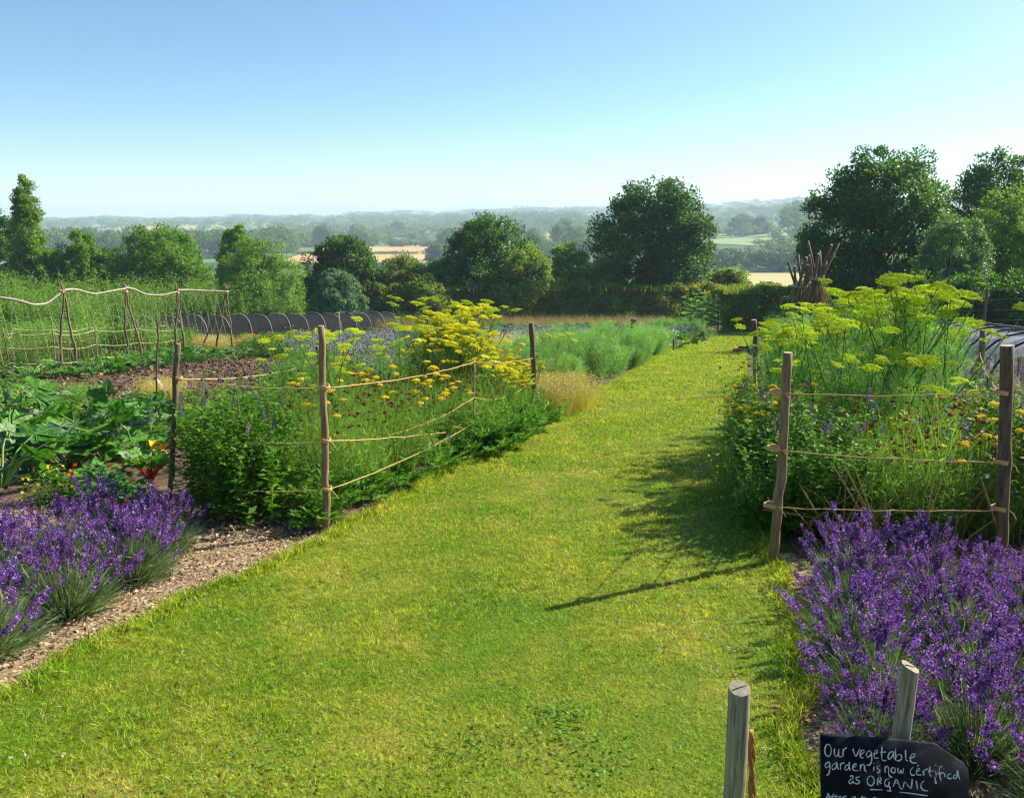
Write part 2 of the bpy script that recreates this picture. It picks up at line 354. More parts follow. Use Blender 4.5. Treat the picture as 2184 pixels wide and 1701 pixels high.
# land: garden soil and weeds near, fields and woods further out
def landmat():
    m, nt, ns, L = newmat('land')
    tc = N(ns, 'ShaderNodeTexCoord'); sep = N(ns, 'ShaderNodeSeparateXYZ'); L.new(tc.outputs['Object'], sep.inputs[0])
    n1 = N(ns, 'ShaderNodeTexNoise'); n1.inputs['Scale'].default_value = 2.2; n1.inputs['Detail'].default_value = 8
    L.new(tc.outputs['Object'], n1.inputs['Vector'])
    cr = N(ns, 'ShaderNodeValToRGB'); e = cr.color_ramp.elements
    e[0].position, e[0].color = .38, c4((.035, .026, .018)); e[1].position, e[1].color = .62, c4((.10, .14, .03))
    L.new(n1.outputs[0], cr.inputs[0])
    vo = N(ns, 'ShaderNodeTexVoronoi'); vo.inputs['Scale'].default_value = .0062
    mp = N(ns, 'ShaderNodeMapping'); mp.inputs['Scale'].default_value = (1, .45, 1); L.new(tc.outputs['Object'], mp.inputs[0]); L.new(mp.outputs[0], vo.inputs['Vector'])
    c2 = N(ns, 'ShaderNodeValToRGB'); c2.color_ramp.interpolation = 'CONSTANT'; e = c2.color_ramp.elements
    e[0].position, e[0].color = 0, c4((.06, .11, .03)); e[1].position, e[1].color = .80, c4((.40, .30, .12))
    for p, c in ((.2, (.12, .19, .05)), (.4, (.045, .085, .025)), (.62, (.20, .25, .08))):
        x = e.new(p); x.color = c4(c)
    L.new(vo.outputs['Color'], c2.inputs[0])
    mr = N(ns, 'ShaderNodeMapRange'); mr.inputs['From Min'].default_value = 65; mr.inputs['From Max'].default_value = 110
    L.new(sep.outputs['Y'], mr.inputs[0])
    mx = N(ns, 'ShaderNodeMix', data_type='RGBA'); L.new(mr.outputs[0], mx.inputs['Factor']); L.new(cr.outputs[0], mx.inputs['A']); L.new(c2.outputs[0], mx.inputs['B'])
    b = N(ns, 'ShaderNodeBsdfPrincipled'); b.inputs['Roughness'].default_value = .95; b.inputs['Specular IOR Level'].default_value = .1
    L.new(mx.outputs['Result'], b.inputs['Base Color'])
    bp = N(ns, 'ShaderNodeBump'); bp.inputs['Strength'].default_value = .7; bp.inputs['Distance'].default_value = .05
    L.new(n1.outputs[0], bp.inputs['Height']); L.new(bp.outputs[0], b.inputs['Normal'])
    out = N(ns, 'ShaderNodeOutputMaterial'); L.new(b.outputs[0], out.inputs[0])
    return m

# ------------------------------------------------------------------ setting: land, lawn, soil, paths
an = np.unique(np.concatenate([np.arange(-180, 180, 6), np.arange(-42, 42, .3)]))
an = np.radians(an); rr = np.concatenate([[0.01], np.linspace(1, 70, 36), np.geomspace(75, 3600, 90)])
A, R = np.meshgrid(an, rr); X = R * np.sin(A); Y = R * np.cos(A); Z = gz(X, Y)
V = np.stack([X, Y, Z], -1).reshape(-1, 3); na = len(an); T = []
i = np.arange(len(rr) - 1)[:, None]; j = np.arange(na)[None, :]
q = (i * na + j); r_ = (i * na + (j + 1) % na)
T = np.concatenate([np.stack([q, q + na, r_ + na], -1).reshape(-1, 3), np.stack([q, r_ + na, r_], -1).reshape(-1, 3)])
b = MB(); b.add(V, T); o = b.build('ground', landmat(), smooth_=True); tag(o, kind='structure')

def sheet(name, poly, mat, lift, n=None, bumpy=0.0, step=None):
    """a sheet on the slope filling a polygon given in plan"""
    poly = np.array(poly, float)
    if step is None:
        from mathutils.geometry import tessellate_polygon
        tris = tessellate_polygon([[Vector((p[0], p[1], 0)) for p in poly]])
        V = np.column_stack([poly, gz(poly[:, 0], poly[:, 1]) + lift]); b = MB()
        tt = []
        for t in tris:
            a = poly[t[1]] - poly[t[0]]; c = poly[t[2]] - poly[t[0]]
            tt.append(t if a[0] * c[1] - a[1] * c[0] > 0 else (t[0], t[2], t[1]))
        b.add(V, tt)
    else:
        x0, y0 = poly.min(0); x1, y1 = poly.max(0)
        xs = np.arange(x0, x1 + step, step); ys = np.arange(y0, y1 + step, step)
        Xg, Yg = np.meshgrid(xs, ys); ins = inside(Xg.ravel(), Yg.ravel(), poly).reshape(Xg.shape)
        hgt = sum(bumpy * a * np.sin(Xg * f + p) * np.sin(Yg * f * 1.13 + p * 2) for a, f, p in ((.5, 3.1, 1), (.4, 7.7, 2), (.35, 15, .3))) + bumpy * rng.normal(size=Xg.shape) * .35
        edge = ins.copy().astype(float)
        Zg = gz(Xg, Yg) + lift + np.where(ins, hgt + bumpy * .8, 0)
        nx = len(xs); b = MB(); T = []
        qq = (np.arange(len(ys) - 1)[:, None] * nx + np.arange(nx - 1)[None]).ravel()
        ok = (ins[:-1, :-1] & ins[1:, :-1] & ins[:-1, 1:] & ins[1:, 1:]).ravel(); qq = qq[ok]
        T = np.concatenate([np.stack([qq, qq + 1, qq + nx + 1], 1), np.stack([qq, qq + nx + 1, qq + nx], 1)])
        b.add(np.stack([Xg, Yg, Zg], -1).reshape(-1, 3), T)
    return b.build(name, mat, smooth_=True)

def inside(x, y, poly):
    r = np.zeros(len(x), bool); n = len(poly); j = n - 1
    for i in range(n):
        xi, yi = poly[i]; xj, yj = poly[j]
        if yi != yj:
            c = ((yi > y) != (yj > y)) & (x < (xj - xi) * (y - yi) / (yj - yi) + xi); r ^= c
        j = i
    return r

left_edge = [(-2.45, 1.0), (-2.2, 2.0), (-2.02, 2.86), (-1.78, 3.75), (-1.33, 4.74), (-.95, 6.0), (-.45, 7.9), (.42, 10.6), (1.2, 12.93), (2.9, 18.5), (5.2, 26.8), (7.6, 33.5), (10.2, 40.5)]
right_edge = [(.80, 1.0), (.86, 1.7), (.98, 2.5), (1.14, 2.9), (1.42, 3.8), (1.56, 4.5), (1.95, 6.3), (3.0, 10.6), (4.0, 13.9), (5.3, 18.4), (7.6, 26.4), (12.2, 41)]
lawn_poly = left_edge + [(10.9, 42.5)] + right_edge[::-1]
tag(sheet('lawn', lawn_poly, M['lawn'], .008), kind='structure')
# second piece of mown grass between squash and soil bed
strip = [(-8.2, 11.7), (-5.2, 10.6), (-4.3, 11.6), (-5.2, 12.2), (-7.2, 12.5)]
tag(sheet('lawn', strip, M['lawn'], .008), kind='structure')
# bark path in front of the beds, both sides
pathL = [(-6.5, 1.0)] + [(a - .0, c) for a, c in left_edge[:6]] + [(-1.2, 6.2), (-2.6, 6.3), (-6.5, 6.3)]
tag(sheet('bark_path', pathL, M['chip_base'], .004), kind='structure')
pathR = right_edge[:6][::-1] + [(.80, 1.0), (5.5, 1.0), (5.5, 4.75), (1.6, 4.75)]
tag(sheet('bark_path', pathR, M['chip_base'], .004), kind='structure')
soil_poly = [(-10.6, 16.9), (-9.2, 18.7), (-7.6, 21.6), (-6.6, 23.6), (-5.4, 21.5), (-4.6, 16), (-4.5, 12.6), (-5.3, 12.1), (-7.1, 12.4), (-8.6, 14.2)]
tag(sheet('soil_bed', soil_poly, M['soil'], .004, bumpy=.035, step=.07), kind='structure')
bedL = [(-1.38, 5.0), (-.85, 6.5), (-.38, 8.0), (.3, 10.0), (1.1, 12.9), (2.8, 18.5), (5.0, 26.6), (3, 27), (-1, 18), (-3.5, 12.3), (-3.4, 8), (-2.9, 5.9), (-2.3, 5.4)]
tag(sheet('soil', bedL, M['soil'], .010), kind='structure')
squash_soil = [(-8.5, 9.5), (-6.2, 10.4), (-3.2, 9.0), (-2.6, 6.4), (-3.2, 5.9), (-6.5, 5.9)]
tag(sheet('soil', squash_soil, M['soil'], .012), kind='structure')
bedR = [(1.7, 4.5), (2.05, 6.3), (3.1, 10.6), (4.1, 13.9), (5.4, 18.4), (7.7, 26.4), (16, 26.4), (12, 12), (5.5, 4.5)]
tag(sheet('soil', bedR, M['soil'], .010), kind='structure')

# fields of the valley
def field(name, pts, mat):
    poly = [tuple(at_val(*p)) for p in pts]
    n = 14; P = np.array(poly); b = MB(); g = []
    for i in range(n + 1):
        for j in range(n + 1):
            u, v = i / n, j / n
            p = (1 - u) * (1 - v) * P[0] + u * (1 - v) * P[1] + u * v * P[2] + (1 - u) * v * P[3]; g.append((p[0], p[1], g1(p[0], p[1]) + .45))
    t = []
    for i in range(n):
        for j in range(n):
            q = i * (n + 1) + j; t += [(q, q + n + 1, q + n + 2), (q, q + n + 2, q + 1)]
    b.add(g, t); tag(b.build(name, mat), kind='structure')

def at_val(px, Y): return ((px - CX) / F * Y * 1.0, Y)
field('crop_field', [(560, 345), (930, 345), (925, 590), (700, 590)], M['crop'])
field('stubble_field', [(1510, 232), (1760, 232), (1740, 305), (1480, 305)], M['stubble'])
field('meadow', [(1490, 640), (1760, 520), (1740, 900), (1500, 900)], M['meadow'])
field('crop_field', [(1120, 780), (1240, 780), (1215, 1000), (1130, 1000)], M['crop'])
field('crop_field', [(810, 980), (950, 980), (940, 1080), (815, 1080)], M['crop'])
field('crop_field', [(815, 720), (890, 720), (880, 770), (815, 770)], M['stubble'])

# ------------------------------------------------------------------ lawn blades
def scatter(poly, n):
    poly = np.array(poly); x0, y0 = poly.min(0); x1, y1 = poly.max(0); out = []
    c = 0
    while c < n:
        x = U(x0, x1, n * 2); y = U(y0, y1, n * 2); k = inside(x, y, poly); out.append(np.column_stack([x, y])[k]); c += k.sum()
    return np.concatenate(out)[:n]

def grass(b, xy, L, W, lean=.8, lift=0.0):
    n = len(xy); p = np.column_stack([xy, gz(xy[:, 0], xy[:, 1]) + lift])
    c_ = 3.0 * np.sin(xy[:, 0] * 37.0 + 2 * np.sin(xy[:, 1] * 23.0)) + 3.0 * np.sin(xy[:, 1] * 41.0 + 2 * np.sin(xy[:, 0] * 19.0))
    a = c_ + rng.normal(0, .9, n); k = np.abs(rng.normal(0, lean, n)); d = np.column_stack([np.cos(a) * k, np.sin(a) * k, np.ones(n)])
    a2 = a + rng.normal(0, .8, n); bend = np.column_stack([np.cos(a2), np.sin(a2), -U(.1, .7, n)]) * U(.1, .6, n)[:, None]
    b.ribbon(p, d, bend, L, W, 2)

def clip(poly, ya, yb):
    # polygon of the lawn between two depths
    l = [(float(np.interp(y, [q[1] for q in left_edge], [q[0] for q in left_edge])), y) for y in np.linspace(ya, yb, 6)]
    r = [(float(np.interp(y, [q[1] for q in right_edge], [q[0] for q in right_edge])), y) for y in np.linspace(ya, yb, 6)]
    return l + r[::-1], np.mean([b_[0] - a_[0] for a_, b_ in zip(l, r)]) * (yb - ya)

b = MB()
for ya, yb, dens, L0, w in ((1.5, 2.6, 17000, .030, .0026), (2.6, 3.6, 15000, .031, .0029), (3.6, 5, 11000, .032, .0036), (5, 7, 7000, .033, .0048), (7, 10, 4200, .035, .007), (10, 14, 2400, .038, .010), (14, 20, 1300, .042, .014), (20, 29, 700, .05, .021), (29, 42, 380, .06, .030)):
    poly, area = clip(lawn_poly, ya, yb); n = int(dens * area)
    xy = scatter(poly, n)
    ph = np.sin(xy[:, 0] * 2.1 + 1.0) * np.sin(xy[:, 1] * 1.7) + .6 * np.sin(xy[:, 0] * 5.3 - xy[:, 1] * 4.1)
    grass(b, xy, U(.6, 1.3, n) * L0 * (1 + .18 * ph), w * U(.7, 1.2, n))
# rougher fringe along the lawn's edges
for edge, sgn in ((left_edge, 1), (right_edge, -1)):
    e = np.array(edge); n = 26000; t = U(0, 1, n) ** 1.9; y = 1.3 + t * 38; x = np.interp(y, e[:, 1], e[:, 0]) + sgn * np.abs(rng.normal(0, .05, n)) - sgn * .03 + .03 * np.sin(y * 9)
    grass(b, np.column_stack([x, y]), U(.04, .085, n) * (1 + y * .02), .003 + .0006 * y, .6)
xy = scatter(strip, 5000); grass(b, xy, U(.04, .09, 5000), .011)
tag(b.build('grass', M['blade']), kind='stuff')
# clover heads in the grass
b = MB(); cl = []
for (px, py, n, s) in ((1530, 1190, 22, .12), (1560, 1370, 20, .2), (1470, 1330, 14, .2), (1640, 1560, 9, .15), (440, 1400, 8, .3), (60, 1620, 7, .2), (1090, 960, 14, .25), (1600, 1280, 12, .12), (1300, 1400, 10, .6), (1590, 1460, 8, .1)):
    c = np.array(G(px, py)); cl.append(c + rng.normal(size=(n, 2)) * s)
cl = np.concatenate(cl); cl = cl[inside(cl[:, 0], cl[:, 1], np.array(lawn_poly))]
p = np.column_stack([cl, gz(cl[:, 0], cl[:, 1]) + U(.028, .05, len(cl))])
p = p[::2]
for k in range(5): b.dots(p + rng.normal(size=p.shape) * .004, .0035)
tag(b.build('clover', M['white']), kind='stuff')

# broad little clover and plantain leaves in patches
b = MB()
for k in range(46):
    t = U(0, 1) ** 1.6; y0 = 2.0 + 9 * t; x0 = float(np.interp(y0, [q[1] for q in left_edge], [q[0] for q in left_edge])) + U(.1, 2.7); n = int(U(40, 130)); xy = np.array([x0, y0]) + rng.normal(size=(n, 2)) * U(.06, .20)
    xy = xy[inside(xy[:, 0], xy[:, 1], np.array(lawn_poly))]; n = len(xy); p = np.column_stack([xy, gz(xy[:, 0], xy[:, 1]) + U(.015, .036, n)])
    b.leaf(p, rdir(n) * [[1, 1, .25]], UPV + rng.normal(size=(n, 3)) * .3, U(.010, .022, n), U(.009, .016, n), .1)
tag(b.build('clover_leaf', M['weed']), kind='stuff')

# bark chips and soil crumbs
def crumbs(name, mat, poly, n, s0, s1, flat=.5, lift=.012, nearpow=None):
    xy = scatter(poly, n); p = np.column_stack([xy, gz(xy[:, 0], xy[:, 1]) + lift * U(.3, 1.6, n)])
    d = rdir(n); d[:, 2] *= flat; nn = unit(np.array([0, 0, 1.0]) + rng.normal(size=(n, 3)) * .5); b = MB()
    L = U(s0, s1, n); b.leaf(p, d, nn, L, L * U(.35, .8, n), .15)
    return tag(b.build(name, mat), kind='stuff')
crumbs('bark_chips', M['chip'], [(-3.2, 2.0), (-2.2, 2.0), (-2.02, 2.86), (-1.78, 3.75), (-1.33, 4.74), (-1.25, 5.4), (-2.3, 5.9), (-3.9, 6.2), (-3.8, 3.5)], 26000, .008, .028)
crumbs('bark_chips', M['chip'], [(.82, 1.5), (1.0, 2.5), (1.15, 2.9), (1.44, 3.8), (1.58, 4.5), (3.9, 4.7), (3.6, 3.2), (2.2, 2.2), (1.5, 1.5)], 16000, .008, .03)
crumbs('soil_crumbs', M['crumb'], soil_poly, 9000, .03, .10, .5, .05)
crumbs('soil_crumbs', M['crumb'], bedL[:9] + [(-.6, 9), (-1.3, 6.2)], 5000, .015, .05)


# ------------------------------------------------------------------ kinds of plants
UP = np.array([0, 0, 1.0])
def cone(n, a0, a1):                     # directions leaning a0..a1 degrees from the vertical
    t = np.radians(U(a0, a1, n)); p = U(0, 6.283, n)
    return np.column_stack([np.sin(t) * np.cos(p), np.sin(t) * np.sin(p), np.cos(t)])

def lavender_kind():
    vs = []
    for k in range(4):
        lf = MB(); fl = MB()
        n = 1900; d = cone(n, 5, 80); base = d * [[.16, .16, .03]] * U(.2, 1, n)[:, None]
        lf.ribbon(base, d, np.array([0, 0, .12]) * U(0, 1, n)[:, None], U(.09, .20, n), U(.003, .006, n))
        # leafy shoots further out
        n = 700; d2 = cone(n, 20, 85); p = base[:n] + d2 * U(.08, .19, n)[:, None]
        lf.ribbon(p, unit(d2 + rng.normal(size=(n, 3)) * .6), np.zeros((n, 3)), U(.04, .09, n), U(.003, .005, n), 2)
        n = 95; d = cone(n, 0, 58); L = U(.20, .315, n) * (1 + .06 * rng.normal(size=n)); base = d * [[.15, .15, .02]] * U(.2, 1, n)[:, None]
        bend = np.array([0, 0, .12]) * U(0, 1, n)[:, None] + rng.normal(size=(n, 3)) * .03
        lf.ribbon(base, d, bend, L, .0036, 3)
        q_ = cone(110, 0, 66); lf.ribbon(q_ * [[.1, .1, .02]], q_, np.array([0, 0, .1]) * U(0, 1, 110)[:, None], U(.18, .32, 110), .0034, 3)
        hl = U(.04, .085, n); dirn = unit(d + 2 * bend)
        for i in range(n):
            tip = base[i] + d[i] * L[i] + bend[i] * L[i]; m = int(40 + hl[i] * 560)
            t = U(0, 1, m); t = np.round(t * 6) / 6 + rng.normal(size=m) * .03
            a = U(0, 6.283, m); s = unit(np.cross(dirn[i], [0.3, .9, .2])); s2 = np.cross(dirn[i], s)
            rad = .0115 * (1.15 - .55 * t) * U(.6, 1.2, m)
            o = np.cos(a)[:, None] * s + np.sin(a)[:, None] * s2
            p = tip + dirn[i] * ((t - .35) * hl[i])[:, None] + o * rad[:, None] * .55
            fl.leaf(p, o + dirn[i] * .7 + rng.normal(size=(m, 3)) * .4, rdir(m), U(.0075, .0125, m), U(.0055, .009, m), .2)
        vs.append([('foliage', lf.mesh('foliage', M['lav_leaf'])), ('bloom', fl.mesh('bloom', M['lav_fl']))])
    return dict(name='lavender_bush', cat='lavender', variants=vs)

def spike_mesh(L, r, mat, n=150):
    b = MB(); t = U(0, 1, n); t = np.round(t * 9) / 9 + rng.normal(size=n) * .02; a = U(0, 6.283, n)
    o = np.column_stack([np.cos(a), np.sin(a), np.zeros(n)]); rad = r * np.sqrt(np.clip(1.05 - t, .1, 1)) * U(.6, 1, n)
    p = o * rad[:, None] * .6 + np.column_stack([np.zeros(n), np.zeros(n), t * L])
    b.leaf(p, o + UP * .6, rdir(n), U(.007, .013, n), U(.006, .010, n), .2)
    return b.mesh('flower_spike', mat)

def leafy_stem(b, base, d, L, n, l0, w0, droop=.3, bend=None):
    """a stem with opposite pairs of leaves"""
    bend = np.zeros(3) if bend is None else bend
    b.ribbon(base[None], d[None], bend[None], L, .006, 3)
    t = np.repeat(np.linspace(.08, .96, n), 2); p = base + np.outer(t * L, d) + np.outer(t * t * L, bend)
    a = np.arange(n).repeat(2) * 1.57 + np.tile([0, 3.1416], n) + U(0, 6) + rng.normal(size=2 * n) * .4
    o = np.column_stack([np.cos(a), np.sin(a), U(-droop, .55, 2 * n)])
    sz = (1.1 - .6 * t) * U(.7, 1.2, 2 * n)
    b.leaf(p, o, UP + rng.normal(size=(2 * n, 3)) * .35, l0 * sz, w0 * sz, .18)

def hyssop_kind():
    sp = [spike_mesh(.10, .016, M['hys_fl']), spike_mesh(.07, .015, M['hys_fl'])]
    vs = []
    for k in range(3):
        lf = MB(); parts = []
        for i in range(25):
            d = cone(1, 0, 28)[0]; base = np.array([*(rng.normal(size=2) * .10), 0]); L = U(.70, 1.06)
            leafy_stem(lf, base, d, L, 15, .085, .048)
            for q in range(4):             # side shoots
                t = U(.35, .9); p = base + d * L * t; d2 = unit(d + rng.normal(size=3) * .55); leafy_stem(lf, p, d2, U(.15, .3), 6, .055, .032)
            if i % 3 == 0 and L > .82:
                tip = base + d * L
                parts.append(('flower_spike', sp[i % 2], tuple(tip), (U(-.15, .15), U(-.15, .15), U(0, 6))))
        vs.append([('foliage', lf.mesh('foliage', M['hys_leaf']))] + parts)
    return dict(name='hyssop_plant', cat='plant', variants=vs)

def scabious_kind():
    vs = []; pb = MB(); q = 34; o = rdir(q) * [[1, 1, .5]]; pb.leaf(o * .004, o, rdir(q), U(.010, .018, q), U(.006, .010, q), .1); pom = pb.mesh('blossom', M['dkred'])
    for k in range(4):
        lf = MB(); fl = MB(); n = 120
        d = cone(n, 0, 24); base = np.column_stack([rng.normal(size=(n, 2)) * .12, np.zeros(n)]); L = U(.45, .92, n)
        bend = rng.normal(size=(n, 3)) * .10; lf.ribbon(base, d, bend, L, U(.003, .005, n), 4)
        # side branches
        m = 260; i = rng.integers(0, n, m); t = U(.3, .9, m); p = base[i] + d[i] * (L[i] * t)[:, None] + bend[i] * (L[i] * t * t)[:, None]
        d2 = unit(d[i] + rng.normal(size=(m, 3)) * .4); L2 = U(.12, .3, m); lf.ribbon(p, d2, np.zeros((m, 3)), L2, .003, 2)
        # narrow leaves
        m2 = 700; i = rng.integers(0, n, m2); t = U(.02, .75, m2); p2 = base[i] + d[i] * (L[i] * t)[:, None]
        lf.leaf(p2, rdir(m2) * [[1, 1, .6]] + UP * .35, rdir(m2), U(.04, .11, m2), U(.008, .016, m2), .1)
        tips = np.concatenate([base + d * L[:, None] + bend * L[:, None], p + d2 * L2[:, None]])
        tips = tips[np.argsort(-tips[:, 2])]
        sel = tips[rng.permutation(150)[:15]]; parts = [('blossom', pom, tuple(s), (U(-.4, .4), U(-.4, .4), U(0, 6))) for s in sel]
        lf.dots(tips[rng.permutation(len(tips))[:50]], .006)
        vs.append([('foliage', lf.mesh('foliage', M['stem']))] + parts)
    return dict(name='scabious_plant', cat='plant', variants=vs)

def plate_mesh(r, mat, n=190):
    b = MB(); rad = r * np.sqrt(U(0, 1, n)); a = U(0, 6.283, n); rad *= 1 + .12 * np.sin(a * 5)
    p = np.column_stack([rad * np.cos(a), rad * np.sin(a), .012 - (rad / r) ** 2 * .012 + rng.normal(size=n) * .002])
    b.dots(p, U(.0035, .006, n))
    q = 16; a = np.arange(q) / q * 6.283
    b.ribbon(np.tile([[0, 0, -.03]], (q, 1)), np.column_stack([np.cos(a) * r * .8, np.sin(a) * r * .8, np.full(q, .035)]), np.zeros((q, 3)), np.hypot(r * .8, .035), .003)
    return b.mesh('flower_head', mat)

def fern(b, base, d, L, W, n=12, bend=None):
    """a feathery leaf"""
    bend = np.array([0, 0, -.25]) if bend is None else bend
    b.ribbon(base[None], d[None], bend[None], L, .004, 3)
    t = np.repeat(np.linspace(.15, .98, n), 2); p = base + np.outer(t * L, d) + np.outer(t * t * L, bend)
    s = unit(np.cross(d, UP + rng.normal(size=3) * .1)); sg = np.tile([1, -1], n)[:, None]
    w = W * np.sin(np.clip(t, .05, 1) * 2.9) * U(.8, 1.2, 2 * n)
    b.leaf(p, s * sg + d * .5 + rng.normal(size=(2 * n, 3)) * .2, UP + rng.normal(size=(2 * n, 3)) * .3, w, w * .22, .1)
    b.leaf(p, s * sg + d * 1.4 + rng.normal(size=(2 * n, 3)) * .4, UP + rng.normal(size=(2 * n, 3)) * .5, w * .7, w * .2, .1)

def yarrow_kind():
    heads = [plate_mesh(.036, M['yarrow']), plate_mesh(.028, M['yarrow']), plate_mesh(.042, M['yarrow'])]
    vs = []
    for k in range(3):
        st = MB(); parts = []
        for i in range(9):
            d = cone(1, 0, 20)[0]; base = np.array([*(rng.normal(size=2) * .06), 0]); L = U(.66, .98)
            st.tube([base, base + d * L * .5 + rng.normal(size=3) * .01, base + d * L], [.004, .0035, .003], 5, False)
            tip = base + d * L
            if i < 7: parts.append(('flower_head', heads[i % 3], tuple(tip + d * .02), (U(-.14, .14), U(-.14, .14), U(0, 6))))
            for q in range(9):
                t = U(.03, .8); fern(st, base + d * L * t, unit(np.array([*rng.normal(size=2), .5])), U(.09, .18), .025, 8)
        vs.append([('foliage', st.mesh('foliage', M['stem']))] + parts)
    return dict(name='yarrow_plant', cat='plant', variants=vs)

def umbel_mesh(r, mat, rays=26, n=16):
    b = MB(); a = np.arange(rays) * 2.4; q = np.sqrt((np.arange(rays) + .5) / rays)
    tip = np.column_stack([np.cos(a) * q * r, np.sin(a) * q * r, .55 * r - q ** 2 * .18 * r + rng.normal(size=rays) * .06 * r])
    o = MB(); o_ = np.zeros((rays, 3)); L = np.linalg.norm(tip, axis=1)
    b.ribbon(o_, tip, np.zeros((rays, 3)), L, .0035, 2)
    k = rays * n; p = np.repeat(tip, n, 0); dd = rng.normal(size=(k, 3)) * [[.115 * r, .115 * r, .04 * r]]
    b.dots(p + dd, U(.0035, .0062, k))
    return b.mesh('umbel', mat)

def threads(b, c, n, spread, L, w, up=.5):
    p = c + rng.normal(size=(n, 3)) * spread; d = unit(rng.normal(size=(n, 3)) + UP * up)
    b.ribbon(p, d, rng.normal(size=(n, 3)) * .2, U(.4, 1.2, n) * L, w, 2)

def fennel_kind(mat, nb=(5, 8), hgt=(1.25, 1.6), name='fennel_plant', nv=4, leaf=650, big=.078):
    ums = [umbel_mesh(big, mat), umbel_mesh(big * .8, mat, 20), umbel_mesh(big * 1.25, mat, 30), umbel_mesh(big * .55, mat, 14)]
    vs = []
    for k in range(nv):
        st = MB(); lf = MB(); parts = []; H = U(*hgt); lean = cone(1, 0, 7)[0]; P = [lean * H * t + np.array([.02 * math.sin(t * 9 + k), .02 * math.cos(t * 7 + k), 0]) for t in np.linspace(0, 1, 8)]
        st.tube(P, np.linspace(.011, .005, 8), 6, False)
        parts.append(('umbel', ums[2], tuple(P[-1]), (U(-.2, .2), U(-.2, .2), U(0, 6))))
        m = random.randint(*nb)
        for i in range(m):
            t = .38 + .55 * i / m + U(-.03, .03); p = lean * H * t; a = i * 2.4 + U(-.4, .4); d = unit(np.array([math.cos(a) * .62, math.sin(a) * .62, 1.0])); L = (1.0 - t) * H * U(.85, 1.15) + .08
            Q = [p, p + d * L * .5 + UP * .02, p + d * L + UP * .08]; st.tube(Q, [.006, .005, .0035], 5, False)
            parts.append(('umbel', ums[i % 4], tuple(Q[-1]), (U(-.38, .38), U(-.38, .38), U(0, 6)), U(.75, 1.3)))
            threads(lf, p + d * .05, leaf // 6, .05, .13, .0035); threads(lf, p + d * L * .5, leaf // 10, .04, .11, .003)
        for i in range(8): threads(lf, lean * H * U(.08, .5) + np.array([*(rng.normal(size=2) * .10), 0]), leaf // 5, .07, .16, .004)
        vs.append([('stem', st.mesh('stem', M['fen_stem'])), ('foliage', lf.mesh('foliage', M['fen_leaf']))] + parts)
    return dict(name=name, cat='plant', variants=vs)

def feathery_kind():
    vs = []
    for k in range(3):
        b = MB()
        for i in range(24):
            d = cone(1, 0, 40)[0]; L = U(.45, .90); base = np.array([*(rng.normal(size=2) * .10), 0])
            b.ribbon(base[None], d[None], rng.normal(size=(1, 3)) * .1, L, .006, 3)
            for t in np.linspace(.25, 1, 8): threads(b, base + d * L * t, 44, .05, .10, .0075, .35)
        vs.append([('foliage', b.mesh('foliage', M['asp']))])
    return dict(name='feathery_plant', cat='plant', variants=vs)

def chamomile_kind(white=.2):
    vs = []
    for k in range(2):
        b = MB(); f = MB(); n = 900; d = cone(n, 0, 55); base = np.column_stack([rng.normal(size=(n, 2)) * .12, np.zeros(n)]); L = U(.28, .46, n)
        b.ribbon(base, d, rng.normal(size=(n, 3)) * .1, L, .004, 2); threads(b, np.array([0, 0, .2]), 900, .14, .08, .004)
        tip = base + d * L[:, None]; f.dots(tip, U(.006, .010, n))
        vs.append([('foliage', b.mesh('foliage', M['cham'])), ('bloom', f.mesh('bloom', M['cham_fl']))])
    return dict(name='chamomile_plant', cat='plant', variants=vs)

def big_leaf(b, c, d, n, R, lobes=5, cup=.25, depth=.25, vb=None):
    """a broad lobed leaf: stalk joint at c, growing along d, facing n"""
    d = unit(d); s = unit(np.cross(d, n)); n = np.cross(s, d); m = 26
    a = np.linspace(-2.75, 2.75, m); r = R * (.78 + .22 * np.cos(a * .9)) * (1 - depth * np.abs(np.sin(a * lobes / 2 * .98)) ** 1.5) * (1 + rng.normal(size=m) * .05)
    x = np.cos(a) * r; y = np.sin(a) * r
    def pt(x, y, f): return c + np.outer(x + R * .12, d) + np.outer(y, s) + np.outer(cup * (x * x + y * y) / R * f + .05 * R * np.sin(a * 7) - .12 * np.abs(y), n) - np.outer(np.clip(x, 0, None) ** 2 / R * .35, UP)
    V = np.vstack([c + d * R * .12, pt(x * .55, y * .55, .8), pt(x, y, 1.0)]); T = []
    for i in range(m - 1): T += [(0, 1 + i, 2 + i), (1 + i, 1 + m + i, 2 + m + i), (1 + i, 2 + m + i, 2 + i)]
    b.add(V, T)
    if vb is not None:
        for q in (2, 7, m // 2, m - 8, m - 3): vb.tube([V[0] + n * .002, V[1 + q] + n * .004, V[1 + q] * .12 + V[1 + m + q] * .88 + n * .003], [.0045, .0032, .0015], 3, False)

def star_flower(b, c, d, R, k=5):
    a = np.arange(k) / k * 6.283; s = unit(np.cross(d, [.3, .9, .1])); s2 = np.cross(d, s)
    o = np.cos(a)[:, None] * s + np.sin(a)[:, None] * s2 + d * .55
    b.leaf(np.tile(c, (k, 1)), o, np.tile(-d, (k, 1)) + o * .2, R, R * .62, .12)

